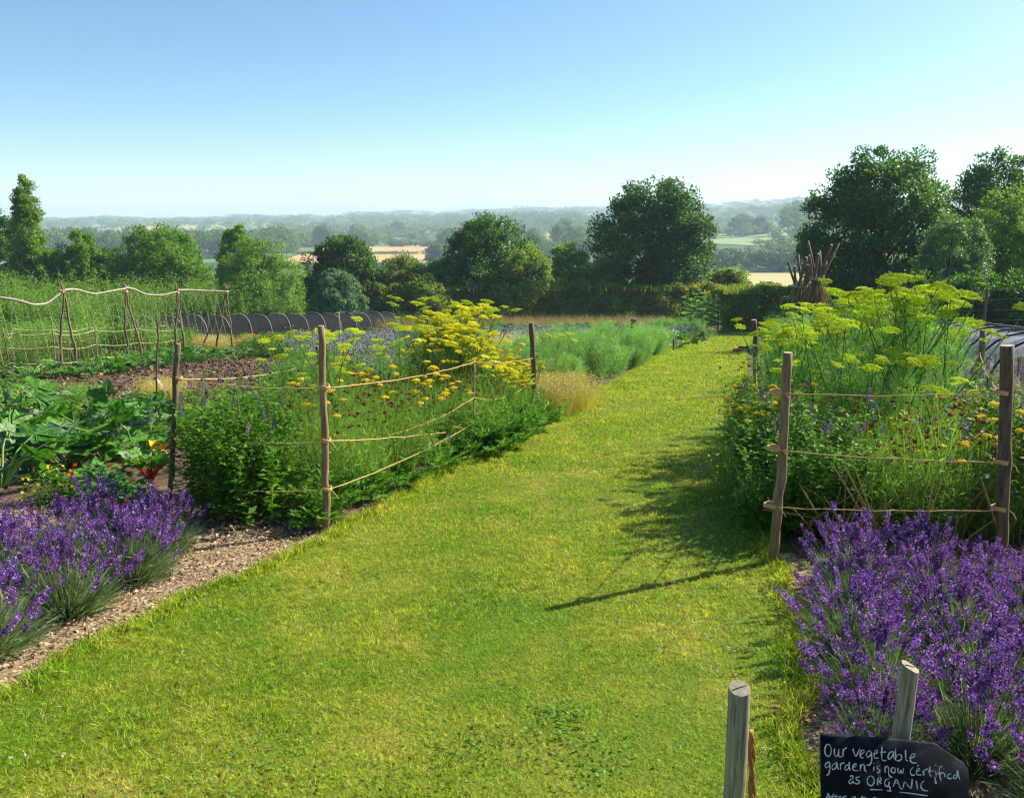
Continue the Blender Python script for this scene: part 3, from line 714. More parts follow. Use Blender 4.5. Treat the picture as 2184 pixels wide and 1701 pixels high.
def squash_kind(name, nl=(13, 17), R=(.09, .155), h=(.10, .30), spread=.42, flowers=2, nv=4, depth=.28):
    vs = []
    for k in range(nv):
        lf = MB(); st = MB(); parts = []
        for i in range(random.randint(*nl)):
            a = i * 2.4 + U(-.3, .3); rad = spread * math.sqrt(U(.03, 1)); hh = U(*h) * (1.1 - .45 * rad / spread); p = np.array([math.cos(a) * rad, math.sin(a) * rad, hh])
            st.tube([np.array([math.cos(a) * .04, math.sin(a) * .04, .0]), p * [.55, .55, .75], p], [.011, .009, .006], 6, False)
            o = np.array([math.cos(a), math.sin(a), U(-.1, .6)]); nn = UP + np.array([math.cos(a), math.sin(a), 0]) * U(-.4, .9) + rng.normal(size=3) * .42
            big_leaf(lf, p, o, nn, U(*R), 5, U(.1, .4), depth, st if R[1] > .12 else None)
        for i in range(flowers):
            f = MB(); a = U(0, 6.28); rad = spread * U(.3, .8); c = np.array([math.cos(a) * rad, math.sin(a) * rad, h[0] * U(.5, 1)]); dd = unit(np.array([math.cos(a), math.sin(a), .8]))
            star_flower(f, c, dd, .07 * R[1] / .2); st.tube([c * [.5, .5, .1], c], [.007, .006], 5, False)
            parts.append(('blossom', f.mesh('blossom', M['sq_fl'])))
        vs.append([('foliage', lf.mesh('foliage', M['squash'])), ('stalk', st.mesh('stalk', M['squash_st']))] + parts)
    return dict(name=name, cat='plant', variants=vs)

def cabbage_kind():
    vs = []
    for k in range(3):
        lf = MB()
        for i in range(18):
            a = i * 2.4; t = i / 18; o = np.array([math.cos(a), math.sin(a), .25 + 1.3 * t]); big_leaf(lf, np.array([math.cos(a) * .05, math.sin(a) * .05, .05 + .15 * t]), o, UP - o * .3, .16 + .06 * (1 - t), 3, .35, .06)
        vs.append([('foliage', lf.mesh('foliage', M['cabb']))])
    return dict(name='cabbage_plant', cat='plant', variants=vs)

def sunflower_kind():
    vs = []
    for k in range(3):
        st = MB(); lf = MB(); parts = []
        for q in range(1):
            x, y = 0.0, 0.0; H = U(1.35, 1.75); st.tube([(x, y, 0), (x + .03, y, H * .5), (x, y + .03, H)], [.016, .013, .010], 6, False)
            for i in range(17):
                a = i * 2.4; h_ = H * (.12 + .86 * i / 17); o = np.array([math.cos(a), math.sin(a), .35]); big_leaf(lf, np.array([x, y, h_]) + o * .09, o, UP + o * .2, U(.11, .19), 1, .2, .02)
            if q < 1:
                f = MB(); star_flower(f, np.array([x, y - .03, H]), unit(np.array([.4, -.7, .5])), .09, 13); parts.append(('flower_head', f.mesh('flower_head', M['yarrow'])))
        vs.append([('stem', st.mesh('stem', M['squash_st'])), ('foliage', lf.mesh('foliage', M['shoot']))] + parts)
    return dict(name='sunflower_plant', cat='plant', variants=vs)

def flowerbush_kind(name, flmat, leafmat, nf=24, R=.42, H=.34, leaf=.035, nl=900, fr=.024, nv=2):
    vs = []
    for k in range(nv):
        lf = MB(); f = MB(); d = cone(nl, 0, 88); r = U(.55, 1, nl); p = d * r[:, None] * [[R, R, H]]
        lf.leaf(p, rdir(nl) * [[1, 1, .3]], UP + rng.normal(size=(nl, 3)) * .35, leaf * U(.7, 1.3, nl), leaf * U(.7, 1.2, nl), .1)
        q = d[:160] * [[R * .9, R * .9, H * .9]]; lf.ribbon(q * .1, unit(q), np.zeros((160, 3)), np.linalg.norm(q, axis=1), .004)
        star_flower(f, np.zeros(3), UP, fr); fm = f.mesh('blossom', flmat); parts = []
        for i in range(nf):
            dd = cone(1, 0, 75)[0]; parts.append(('blossom', fm, tuple(dd * [R, R, H] * U(.95, 1.1)), (U(.2, 1.2), U(-.5, .5), U(0, 6))))
        vs.append([('foliage', lf.mesh('foliage', leafmat))] + parts)
    return dict(name=name, cat='plant', variants=vs)

def calendula_kind(flmats):
    vs = []
    for mt in flmats:
        lf = MB(); f = MB(); n = 60; d = cone(n, 0, 28); base = np.column_stack([rng.normal(size=(n, 2)) * .10, np.zeros(n)]); L = U(.5, .85, n)
        lf.ribbon(base, d, rng.normal(size=(n, 3)) * .08, L, .004, 3); i = rng.integers(0, n, 600); t = U(.05, .9, 600)
        lf.leaf(base[i] + d[i] * (L[i] * t)[:, None], rdir(600) + UP * .4, rdir(600), U(.03, .08, 600), U(.008, .014, 600), .1)
        star_flower(f, np.zeros(3), UP, .02, 11); fm = f.mesh('blossom', mt)
        vs.append([('foliage', lf.mesh('foliage', M['stem']))] + [('blossom', fm, tuple(base[q] + d[q] * L[q]), (U(-.5, .7), U(-.5, .5), U(0, 6)), U(.75, 1.2)) for q in range(14)])
    return dict(name='flower_plant', cat='plant', variants=vs)

def chard_kind():
    st = MB(); lf = MB()
    for i in range(13):
        a = i * 2.4; d = unit(np.array([math.cos(a) * .6, math.sin(a) * .6, 1])); L = U(.18, .34); st.tube([d * .02, d * L], [.010, .007], 6, False)
        big_leaf(lf, d * L, d + np.array([math.cos(a), math.sin(a), 0]) * .5, np.array([-math.cos(a), -math.sin(a), .8]), .13, 1, .2, .02)
    return dict(name='chard_plant', cat='plant', variants=[[('stalk', st.mesh('stalk', M['chard'])), ('foliage', lf.mesh('foliage', M['squash']))]])

def bush_kind(name, mat, H=2.2, R=1.0, n=3200, leaf=.10, nv=3, cat='bush', stems=70):
    """upright leafy shoots, open top"""
    vs = []
    for k in range(nv):
        lf = MB(); st = MB()
        d = cone(stems, 0, 24); base = np.column_stack([rng.normal(size=(stems, 2)) * R * .42, np.zeros(stems)]); L = H * U(.62, 1.05, stems)
        for i in range(0, stems, 4): st.tube([base[i], base[i] + d[i] * L[i] * .9], [.010, .004], 4, False)
        m = n // stems
        for i in range(stems):
            t = U(.08, 1, m) ** .8; p = base[i] + np.outer(t * L[i], d[i]) + rng.normal(size=(m, 3)) * .05
            o = rdir(m) * [[1, 1, .5]]; lf.leaf(p, o + UP * .25, UP + rng.normal(size=(m, 3)) * .5, leaf * (1.15 - .55 * t) * U(.7, 1.2, m), leaf * .5 * (1.15 - .5 * t), .15)
        vs.append([('stem', st.mesh('stem', M['squash_st'])), ('foliage', lf.mesh('foliage', mat))])
    return dict(name=name, cat=cat, variants=vs)

K = dict(climb=bush_kind('climbing_plant', M['shoot'], 2.0, 1.3, 1500, .17, 3, 'climber', 40), lav=lavender_kind(), hys=hyssop_kind(), sca=scabious_kind(), yar=yarrow_kind(), fen=fennel_kind(M['fen_fl']),
         dil=fennel_kind(M['dill_fl'], (13, 17), (.95, 1.15), 'dill_plant', 3, 200, .058), fea=feathery_kind(), cha=chamomile_kind(),
         squ=squash_kind('squash_plant'), cou=squash_kind('courgette_plant', (11, 15), (.15, .27), (.18, .50), .46, 1, 4, .38),
         vine=squash_kind('pumpkin_plant', (22, 28), (.08, .13), (.12, .32), .62, 1, 3, .15), cab=cabbage_kind(), sun=sunflower_kind(),
         nas=flowerbush_kind('nasturtium_plant', M['orange'], M['nast']), nasr=flowerbush_kind('nasturtium_plant', M['red'], M['nast'], 5, .3, .28, .05, 320, .03),
         mari=flowerbush_kind('marigold_plant', M['yarrow'], M['fern'], 30, .3, .3, .03, 700, .018),
         cal=calendula_kind([M['orange'], M['red'], M['pink'], M['blue'], M['yarrow']]), chard=chard_kind(),
         tall=bush_kind('raspberry_bush', M['bush'], 2.15, 1.25, 3600, .12), low=bush_kind('potato_plant', M['shoot'], .75, .6, 1500, .08, 3, 'plant', 40),
         pea=bush_kind('pea_plant', M['weed'], .85, .45, 1000, .06, 3, 'plant', 34), fernb=None)

def fernb_kind():
    vs = []
    for k in range(3):
        b = MB()
        for i in range(38):
            d = cone(1, 5, 60)[0]; fern(b, np.array([*(rng.normal(size=2) * .05), .02]), d, U(.22, .46), .07, 15, np.array([0, 0, -.2]))
        vs.append([('foliage', b.mesh('foliage', M['fern']))])
    return dict(name='ferny_plant', cat='plant', variants=vs)
K['fernb'] = fernb_kind()

# ------------------------------------------------------------------ planting
def ordinal(i): return ['first', 'second', 'third', 'fourth', 'fifth', 'sixth', 'seventh', 'eighth', 'ninth', 'tenth', 'eleventh', 'twelfth', 'thirteenth', 'fourteenth', 'fifteenth', 'sixteenth', 'seventeenth', 'eighteenth', 'nineteenth', 'twentieth'][i]

# lavender rows
front = [(-2.47, 2.85), (-2.34, 3.32), (-2.24, 3.80), (-2.15, 4.28), (-2.20, 4.74)]
for i, (x, y) in enumerate(front): spawn(K['lav'], x, y, f'purple lavender bush beside the left bark path, {ordinal(i)} from the front of the row', 'lavender bushes of the left row', (1.05, 1.08, 1.1, 1.12, 1.05)[i])
back = [(-2.98, 3.2), (-2.88, 3.72), (-2.8, 4.25), (-2.75, 4.75), (-3.42, 3.6), (-3.34, 4.2), (-3.3, 4.75), (-3.9, 4.4), (-2.72, 5.15), (-3.85, 4.9)]
wh = ['at the left picture edge behind the front lavender row', 'in the second left lavender row, at its middle', 'in the second left lavender row, nearest the fence', 'at the back of the left lavender, before the courgettes',
      'in the third left lavender row, near end', 'in the third left lavender row, middle', 'in the third left lavender row, far end by the soil', 'at the far left edge of the left lavender', 'at the back of the left lavender below the red nasturtium', 'in the back corner of the left lavender at the picture edge']
for (x, y), w in zip(back, wh): spawn(K['lav'], x, y, 'purple lavender bush ' + w, 'lavender bushes of the left row', U(.88, 1.02))
lr = [((1.86, 4.12), 'by the leaning front post of the right fence'), ((2.25, 4.18), 'behind the row, just left of midway between the fence posts'), ((2.62, 4.16), 'just right of midway between the fence posts'), ((3.0, 4.1), 'at the foot of the thick right fence post'),
      ((1.70, 3.70), 'at the lawn edge, second from the fence'), ((2.10, 3.74), 'in the second right row, left of middle'), ((2.52, 3.72), 'in the second right row, right of middle'), ((2.95, 3.66), 'at the right picture edge, second from the fence'),
      ((1.52, 3.26), 'at the lawn edge, third from the fence'), ((1.98, 3.30), 'in the third right row, above the sign stake'), ((2.38, 3.28), 'in the third right row, right of the sign stake'), ((2.76, 3.2), 'at the right picture edge, third from the fence'),
      ((1.42, 2.84), 'at the lawn edge, fourth from the fence'), ((1.86, 2.88), 'behind the top of the sign stake'), ((2.26, 2.86), 'with white daisies growing through it'), ((2.62, 2.78), 'at the right picture edge beside the daisies'),
      ((1.58, 2.46), 'directly behind the black board'), ((2.0, 2.46), 'right behind the cut corner of the black board'), ((2.36, 2.4), 'right of the black board'), ((1.26, 2.5), 'small, drooping over the path left of the black board'), ((1.72, 2.08), 'lowest, at the corner beside the black board'), ((2.1, 2.02), 'in the very corner of the picture, right of the black board'), ((3.4, 3.9), 'beyond the thick right fence post at the picture edge')]
for i, ((x, y), w) in enumerate(lr): spawn(K['lav'], x, y, 'violet lavender bush ' + w, 'lavender bushes of the right bed', .7 if 'small' in w else U(.94, 1.06) * (.70 if x > 2.45 and y > 3.9 else .80 if x > 2.3 and y > 3.4 else 1.0))

# left fenced bed
for i, (px, py, s, w) in enumerate([(452, 1105, .9, 'nearest the leaning left post'), (522, 1112, 1.0, 'tallest, in the front corner'), (585, 1098, .9, 'in the middle of the front edge'), (500, 1055, 1.0, 'behind the front plants'), (590, 1045, .92, 'next to the red scabious')]):
    x, y = G(px, py); spawn(K['hys'], x, y, 'hyssop with mauve spikes in the left bed, ' + w, 'hyssop in the left bed', s)
bed_in = [(-1.42, 5.45), (-1.0, 6.5), (-.5, 8.0), (.15, 9.6), (-1.1, 10.4), (-2.3, 9.6), (-2.2, 7.5), (-1.85, 6.2)]
def jit(poly, step):
    P = np.array(poly); x0, y0 = P.min(0); x1, y1 = P.max(0); g = [(x + U(-.3, .3) * step, y + U(-.3, .3) * step) for x in np.arange(x0, x1, step) for y in np.arange(y0, y1, step)]
    g = np.array(g); return g[inside(g[:, 0], g[:, 1], poly)]
for x, y in jit(bed_in, .33): spawn(K['sca'], x, y, 'thin stemmed dark red scabious growing in the left fenced bed', 'red scabious in the left bed', U(.8, 1.0))
for x, y in [(-1.32, 5.6), (-1.12, 6.1), (-.9, 6.6), (-.70, 7.15), (-.48, 7.7), (-.2, 8.3), (-1.3, 5.35)]: spawn(K['fernb'], x, y, 'bright ferny leaf clump along the lawn side of the left bed', 'ferny clumps of the left bed', U(.8, 1.25))
for x, y in [(-.25, 8.05), (-.05, 8.5), (.08, 8.95), (.2, 9.4), (-.45, 8.6), (-.2, 9.1)]: spawn(K['fernb'], x, y, 'tall bright green ferny clump near the far corner post of the left bed', 'tall ferny clumps of the left bed', U(1.3, 1.7))
ya = [(-1.75, 7.9), (-1.55, 8.6), (-1.05, 7.3), (-.75, 7.6), (-1.9, 7.0), (-.55, 8.4), (-.9, 8.9), (-1.3, 9.4), (-1.5, 6.6), (-.75, 6.95), (.0, 9.5), (-.25, 9.9), (-.6, 9.7), (.1, 10.1), (-2.3, 8.9), (-1.95, 9.6)]
for x, y in ya: spawn(K['yar'], x, y, 'flat yellow yarrow heads on grey stems in the left fenced bed', 'yarrow in the left bed', U(.85, 1.05))
for i, (px, Y, top, w) in enumerate([(700, 6.9, 688, 'with its umbel right behind the front post'), (622, 7.6, 700, 'left of the front post, above the scabious'), (720, 7.3, 745, 'low behind the front post'), (868, 10.6, 640, 'tall and single, against the hedge'), (985, 11.2, 632, 'tallest, above the golden dill'), (1028, 11.6, 640, 'right of the tallest one above the golden dill'), (800, 9.0, 700, 'behind the middle of the left bed'), (845, 8.6, 690, 'branching, in the middle of the left bed'), (1180, 12.2, 705, 'just behind the far corner post'), (610, 7.9, 735, 'at the back left of the left bed')]):
    p = at(px, top, Y); gzv = g1(p.x, Y); Hh = p.z - gzv; spawn(K['fen'], p.x, Y, 'green fennel with flat yellow-green umbels, ' + w, 'fennel in the left bed', max(.45, Hh / 1.68), var=i % 4)
for i, (x, y, s) in enumerate([(-.62, 9.6, 1.2), (-.95, 9.9, 1.25), (-.75, 10.3, 1.32), (-.45, 10.1, 1.25), (-.35, 9.4, 1.0), (-.15, 9.0, .85), (-1.05, 10.4, 1.28), (-.9, 9.4, 1.1), (-.55, 10.6, 1.35), (.05, 9.1, .8), (-.7, 9.8, 1.25), (-.65, 10.0, 1.35), (-.5, 9.7, 1.2), (-.8, 10.1, 1.35), (-.6, 9.5, 1.1), (-.42, 9.8, 1.15), (.0, 9.5, .82), (.12, 9.8, .85), (-.1, 10.2, .95), (.15, 10.3, .85), (-1.3, 10.5, 1.05)]):
    spawn(K['dil'], x, y, 'golden yellow dill in one dense clump at the back of the left bed', 'golden dill clump', s * U(.72, .86))
for x, y in jit([(-3.0, 9.6), (-1.3, 9.6), (.1, 10.4), (.3, 12.6), (-2.9, 12.6)], .62): spawn(K[random.choice(['fea', 'low', 'sca', 'pea'])], x, y, 'mixed green plant filling the back of the left bed', 'green filling of the left bed', U(.75, 1.05))
# beyond the left bed, along the lawn
for i, (x, y, s) in enumerate([(.55, 11.0, 1.15), (.85, 11.5, 1.2), (.95, 12.1, 1.1), (.5, 11.8, 1.15)]): spawn(K['cha'], x, y, ['golden brown chamomile just past the corner post', 'golden chamomile beside the lawn, with a small stake in it', 'golden chamomile at the far end of its clump', 'golden chamomile at the bed side of its clump'][i], 'golden chamomile clump', s)
n = 0
for k in range(12):
    t = k / 11; x0 = 1.0 + t * 3.6; y0 = 13.6 + t * 11.4
    for q in range(3): spawn(K['fea'], x0 - q * .75 + U(-.1, .1), y0 + q * .35 + U(-.2, .2), 'blue-green feathery plant in the long hedge-like row beside the lawn', 'feathery row beside the lawn', U(.85, 1.12))
for i, (x, y) in enumerate([(.3, 14.2), (-.2, 15), (-.3, 16), (.2, 17), (.5, 18), (-1, 16.5), (-.9, 15.2)]): spawn(K['cha'], x, y, 'pale chamomile behind the feathery row', 'pale chamomile behind the feathery row', 1.3)
for i, (px, py, s) in enumerate([(1445, 742, 1.2), (1475, 732, 1.1), (1430, 728, 1.0)]):
    x, y = G(px, py); spawn(K['cou'], x, y, ['broad leaved courgette at the lawn edge past the feathery row', 'broad leaved courgette beside the marigolds at the lawn edge', 'broad leaved courgette behind the end of the feathery row'][i], 'courgettes at the far lawn edge', s)
for i, (px, py) in enumerate([(1478, 712), (1505, 708), (1530, 703), (1460, 702)]):
    x, y = G(px, py); spawn(K['sun'], x, y, 'tall leafy sunflower at the far end of the lawn, ' + ['leftmost before the hedge', 'middle one of the clump', 'rightmost', 'set back behind the others'][i], 'sunflowers at the lawn end', 1.35)
for px, py in [(1488, 711), (1496, 707), (1515, 705), (1522, 708), (1470, 707), (1484, 704), (1508, 703)]:
    x, y = G(px, py); spawn(K['sun'], x, y, 'leafy sunflower inside the dense clump at the lawn end', 'sunflowers at the lawn end', U(.95, 1.3))
for i, (px, py) in enumerate([(1500, 722), (1520, 716), (1540, 712), (1485, 727), (1510, 719)]):
    x, y = G(px, py); spawn(K['mari' if i % 2 else 'nas'], x, y, 'small orange and yellow flowers along the far lawn edge', 'small flowers at the far lawn edge', 1.0)
for i in range(16):
    x, y = G(1385 + (i % 8) * 12, 712 + (i // 8) * 7); spawn(K['fea'], x + .3, y, 'dark blue-green leek-like tuft behind the courgettes', 'blue-green tufts at the garden end', .9)
for i in range(26):
    t = i / 25; x, y = G(1050 + t * 300, 721 - 5 * (i % 2)); spawn(K['cab'], x, y, 'blue-green cabbage in the row before the dry grass', 'cabbages in the far row', U(1.5, 1.9))
# orange nasturtiums and marigolds mid left
for i, (px, py, kk) in enumerate([(560, 762, 'nas'), (600, 764, 'nas'), (640, 762, 'nas'), (620, 748, 'mari'), (580, 748, 'nas'), (660, 752, 'mari'), (545, 755, 'nas'), (690, 755, 'nas'), (700, 745, 'mari'), (870, 730, 'mari'), (900, 735, 'mari'), (745, 742, 'nas')]):
    x, y = G(px, py); spawn(K[kk], x, y, ('orange red nasturtium' if kk == 'nas' else 'yellow marigold') + ' in the patch beyond the bare soil', 'orange and yellow flowers beyond the soil', 1.7)
for i, (px, py) in enumerate([(335, 858), (355, 862), (375, 850), (350, 846), (322, 846)]):
    x, y = G(px, py); spawn(K['cha'], x, y, ['pale chamomile at the foot of the white plank', 'pale chamomile left of the leaning left post', 'pale chamomile behind the leaning left post', 'pale chamomile on the near edge of the soil', 'pale chamomile beside the dark cane'][i], 'pale chamomile by the soil', .75)
for i, (px, py) in enumerate([(430, 748), (452, 752), (475, 750), (530, 748)]):
    x, y = G(px, py); spawn(K['cha'], x, y, 'yellow chamomile at the end of the bean frame', 'chamomile at the bean frame', 1.2)

# courgettes and squashes on the left
co = [(60, 1010), (150, 1000), (235, 985), (300, 985), (20, 950), (110, 930), (190, 950), (265, 935), (40, 900), (0, 1040), (330, 955)]
for i, (px, py) in enumerate(co):
    x, y = G(px, py); spawn(K['cou'], x, y, 'big leaved courgette in the left patch, ' + ['front left with an open blossom', 'front middle', 'front right by the chard', 'nearest the leaning post', 'left edge of the patch', 'left of the patch centre', 'patch centre', 'behind the one by the leaning post', 'back left', 'at the picture edge', 'right end'][i], 'courgettes of the left patch', 1.38 if i == 3 else U(.95, 1.18))
sq = [(0, 850), (30, 868), (90, 890), (10, 880), (200, 905), (240, 900), (280, 893), (320, 895), (230, 925), (290, 915), (345, 905), (70, 835), (30, 820), (250, 880), (300, 872), (150, 915), (-30, 860), (-60, 830)]
for i, (px, py) in enumerate(sq):
    x, y = G(px, py); spawn(K['squ'], x, y, 'squash plant with mid-sized lobed leaves beyond the courgettes on the left', 'squashes of the left patch', U(.75, .95))
vn = [(165, 805), (195, 802), (225, 800), (255, 795), (285, 790), (310, 786), (340, 782), (365, 778), (395, 772), (420, 770), (445, 766), (475, 762), (90, 812), (60, 808), (330, 770), (300, 775), (500, 768)]
for i, (px, py) in enumerate(vn):
    x, y = G(px, py); spawn(K['vine'], x, y, 'low pumpkin vine creeping along the foot of the bean frame', 'pumpkin vines along the bean frame', U(.95, 1.25))
x, y = G(322, 1030); spawn(K['chard'], x, y, 'red stalked chard beside the leaning left post', None, .85)
x, y = G(250, 1080); spawn(K['nasr'], x, y, 'round leaved nasturtium with red flowers behind the left lavender', None, 1.0)
x, y = G(215, 1062); spawn(K['nasr'], x, y, 'round leaved nasturtium without clear flowers left of the red one', None, 1.1, var=1)
x, y = G(120, 1072); spawn(K['mari'], x, y, 'low pale yellow flowering plant under the courgettes', None, .9)
for i, (px, py) in enumerate([(120, 858), (165, 865), (185, 855)]):
    x, y = G(px, py); spawn(K['low'], x, y, ['small green seedling tuft on the near soil edge, left', 'small green seedling tuft on the near soil edge, centre', 'small green seedling tuft at the soil edge by the grass strip'][i], 'seedling tufts on the soil', .45)

# peas, potatoes and beans behind the twine fence
for x, y in jit([(-12.4, 18.2), (-10.8, 19.6), (-10.9, 22.5), (-13.6, 22.5), (-14.6, 18.5)], .62): spawn(K['pea'], x, y, 'yellowing pea plant inside the low twine fence', 'pea plants inside the twine fence', U(.75, 1.05))
for x, y in jit([(-16, 24), (-11.2, 24), (-10, 27.5), (-12.5, 28), (-15.5, 28.5), (-19, 31)], 1.0): spawn(K['low'], x, y, 'bushy potato plant in the bed behind the twine fence', 'potato plants behind the twine fence', U(1.0, 1.3))
for x, y in jit([(-10.6, 26), (-7.4, 26), (-6.2, 34), (-9.5, 31)], 1.0): spawn(K['vine'], x, y, 'low vine in front of the black net tunnel', 'vines before the net tunnel', U(1.2, 1.5))
for i, (px, Y, top) in enumerate([(-40, 33, 600), (20, 34, 592), (90, 34, 606), (150, 35, 598), (215, 34, 588), (280, 36, 590), (340, 35, 600), (400, 36, 596), (455, 36, 604), (505, 37, 603), (560, 38, 618), (610, 40, 628), (-60, 30, 600), (50, 30, 612), (130, 31, 618), (200, 31, 612), (270, 33, 606), (330, 40, 590), (420, 41, 590), (120, 40, 585), (10, 40, 580), (240, 41, 585), (500, 42, 606), (560, 43, 622)]):
    Y += 12 if px > 190 else 5; p = at(px, top, Y); H_ = p.z - g1(p.x, Y); spawn(K['tall'], p.x, Y, 'tall leafy raspberry bush in the thicket behind the bean frame', 'raspberry thicket', H_ / 2.05)
p = at(292, 680, 24.5); spawn(K['tall'], p.x, 24.5, 'dark bean plant climbing the second pole pair of the bean frame', None, .72, var=1)

# right fenced bed
fr = [(1690, 7.6, 668), (1740, 7.2, 662), (1800, 6.9, 652), (1870, 7.4, 640), (1925, 7.2, 622), (1985, 6.6, 598), (2040, 6.8, 605), (2070, 7.4, 615), (1900, 8.0, 606), (1760, 8.3, 655), (1840, 8.4, 632), (1950, 8.6, 630), (2010, 8.2, 640), (1650, 8.6, 680), (1720, 9.2, 690), (1790, 9.6, 650), (1880, 9.8, 600), (1660, 9.6, 700), (1830, 6.2, 690), (1950, 6.1, 700), (1700, 6.6, 740), (2030, 5.9, 730), (1880, 6.0, 745), (1680, 8.0, 672), (1770, 7.6, 664), (1835, 7.2, 650), (1895, 6.8, 640), (1960, 7.6, 612), (2025, 7.2, 600), (1920, 8.8, 610), (1860, 8.9, 640), (1720, 8.0, 668), (1990, 6.9, 618), (1800, 8.8, 655), (1655, 7.4, 690)]
for i, (px, Y, top) in enumerate(fr):
    p = at(px, top, Y); spawn(K['fen'], p.x, Y, 'tall fennel with yellow-green umbels in the right fenced bed' + {5: ', the tallest one', 14: ', leftmost beside the lawn'}.get(i, ''), 'fennel of the right bed', (p.z - g1(p.x, Y)) / 1.72 * U(.82, 1.10))
for i, (x, y, s, w) in enumerate([(1.85, 5.15, .82, 'next to the leaning front post'), (2.15, 5.05, .80, 'in the shaded front, left of middle'), (2.1, 5.6, 1.0, 'second row behind the front twine'), (1.95, 6.1, .95, 'along the lawn side'), (2.4, 5.6, .8, 'in the middle of the front')]):
    spawn(K['hys'], x, y, 'dull mauve hyssop in the right bed, ' + w, 'hyssop in the right bed', s)
for x, y in [(2.4, 5.0), (2.65, 4.95), (2.2, 5.3), (2.5, 5.3), (2.7, 5.1), (2.95, 5.3), (3.15, 5.6), (2.7, 5.8), (3.0, 6.1), (3.3, 6.4), (2.5, 6.3), (2.2, 6.6), (2.6, 6.9), (2.3, 7.3), (2.9, 6.7), (2.5, 7.8), (3.0, 7.6), (3.4, 7.2), (2.75, 8.5), (3.2, 8.3), (3.6, 8.0)]:
    spawn(K['sca'], x, y, 'thin stemmed dark red scabious in the right fenced bed', 'red scabious in the right bed', U(.85, 1.05))
for x, y in [(1.95, 6.7), (2.15, 7.4), (2.1, 6.2), (2.4, 8.1), (2.7, 7.1), (2.5, 6.0), (1.85, 5.9), (3.1, 5.2), (3.25, 5.0), (2.95, 4.95), (2.35, 7.9)]:
    spawn(K['yar'], x, y, 'flat yellow yarrow heads in the right fenced bed', 'yarrow in the right bed', U(.78, .98))
for i, (x, y, v) in enumerate([(2.95, 5.75, 1), (3.2, 5.9, 0), (3.4, 6.2, 0), (3.35, 5.5, 2), (3.1, 5.0, 2), (3.0, 5.4, 3), (2.75, 5.5, 3), (2.6, 5.25, 4), (3.15, 5.35, 4), (3.05, 5.9, 1), (3.5, 5.8, 0), (3.3, 6.1, 1)]):
    spawn(K['cal'], x, y, ['orange', 'deep red', 'pink', 'blue', 'yellow'][v] + ' flowers on thin stems near the thick right post', 'mixed flowers near the right post', U(.95, 1.12), var=v)
for i, (x, y) in enumerate([(1.72, 5.2), (1.78, 5.7), (1.9, 6.4), (2.1, 7.0), (2.35, 7.8), (2.6, 8.8), (2.9, 9.8), (3.2, 10.8), (3.55, 12), (3.8, 13)]):
    spawn(K['fernb'], x, y, 'green ferny clump at the lawn edge of the right bed', 'ferny edge of the right bed', U(.9, 1.2))
for i, (x, y) in enumerate([(1.62, 5.35), (1.66, 5.9), (1.72, 6.3)]):
    spawn(K['cal'], x, y, ['sprawling stems with pale flowers left of the front right post', 'sprawling stems over the lawn edge, middle', 'sprawling stems over the lawn edge, farthest'][i], None, .7, var=4)
for x, y in jit([(2.7, 9), (3.4, 9.2), (5.0, 15), (6.6, 20), (8.5, 26), (10.2, 26), (7.6, 19), (5.0, 13), (4.0, 10.0)], 1.05): spawn(K[random.choice(['low', 'fea', 'low'])], x, y, 'soft green plant in the right beds behind the fennel', 'green plants behind the fennel', U(1.0, 1.4))
for i, (px, py) in enumerate([(1900, 745), (1960, 735), (2040, 725), (2120, 718), (2180, 722), (1860, 735), (2080, 712), (1790, 722), (1740, 720), (1690, 715), (1840, 715), (1950, 712)]):
    x, y = G(px, py); spawn(K['climb'], x, y, 'bright green climbing plant along the right wire fence', 'climbers along the wire fence', .8 if y > 25 else .6)

for x, y in [(3.75, 6.0), (3.6, 5.7), (3.95, 6.5), (3.5, 5.35), (3.7, 5.1)]: spawn(K['hys'], x, y, 'dark leafy hyssop added at the right picture edge to shade the right bed', 'hyssop added at the right edge for shade', 1.0)  # extra hyssop, added to cast shade over the front of the right bed
# stuff: borage strip, white flower strip, weeds, dry grass
def strip_stuff(name, poly, n, h, flmat, stem=M['stem'], dot=.02, w=.008):
    xy = scatter(poly, n); b = MB(); f = MB(); p = np.column_stack([xy, gz(xy[:, 0], xy[:, 1])]); d = cone(n, 0, 25); L = U(.5, 1.1, n) * h
    b.ribbon(p, d, rng.normal(size=(n, 3)) * .1, L, w, 2)
    b.leaf(p + d * (L * U(.1, .8, n))[:, None], rdir(n) + UP * .3, rdir(n), U(.06, .14, n), U(.03, .06, n), .1)
    tip = p + d * L[:, None]
    for k in range(3): f.dots(tip + rng.normal(size=(n, 3)) * .05, dot * U(.5, 1.1, n))
    o = thing(name, None, None); tag(o, kind='stuff'); b.build('foliage', stem, o); f.build('bloom', flmat, o)
strip_stuff('borage', [(-4.5, 27), (1, 26), (5, 30.5), (8.5, 36), (5, 37), (-5, 34)], 4200, .5, M['lilac'], dot=.028)
strip_stuff('borage', [(-4.6, 17), (-2.6, 15), (-1, 20), (-4.5, 25), (-6.5, 24)], 2600, .7, M['lilac'], dot=.022)
strip_stuff('white_flowers', [(-1.2, 18.5), (.8, 18.2), (2.4, 23.5), (.8, 26), (-1.5, 24)], 2600, .55, M['cham_fl'], dot=.018)
strip_stuff('grey_flowers', [(-2.3, 11.5), (-.6, 11.2), (-.2, 14.5), (-2.6, 15)], 1300, .6, M['lilac'], dot=.012, w=.006)

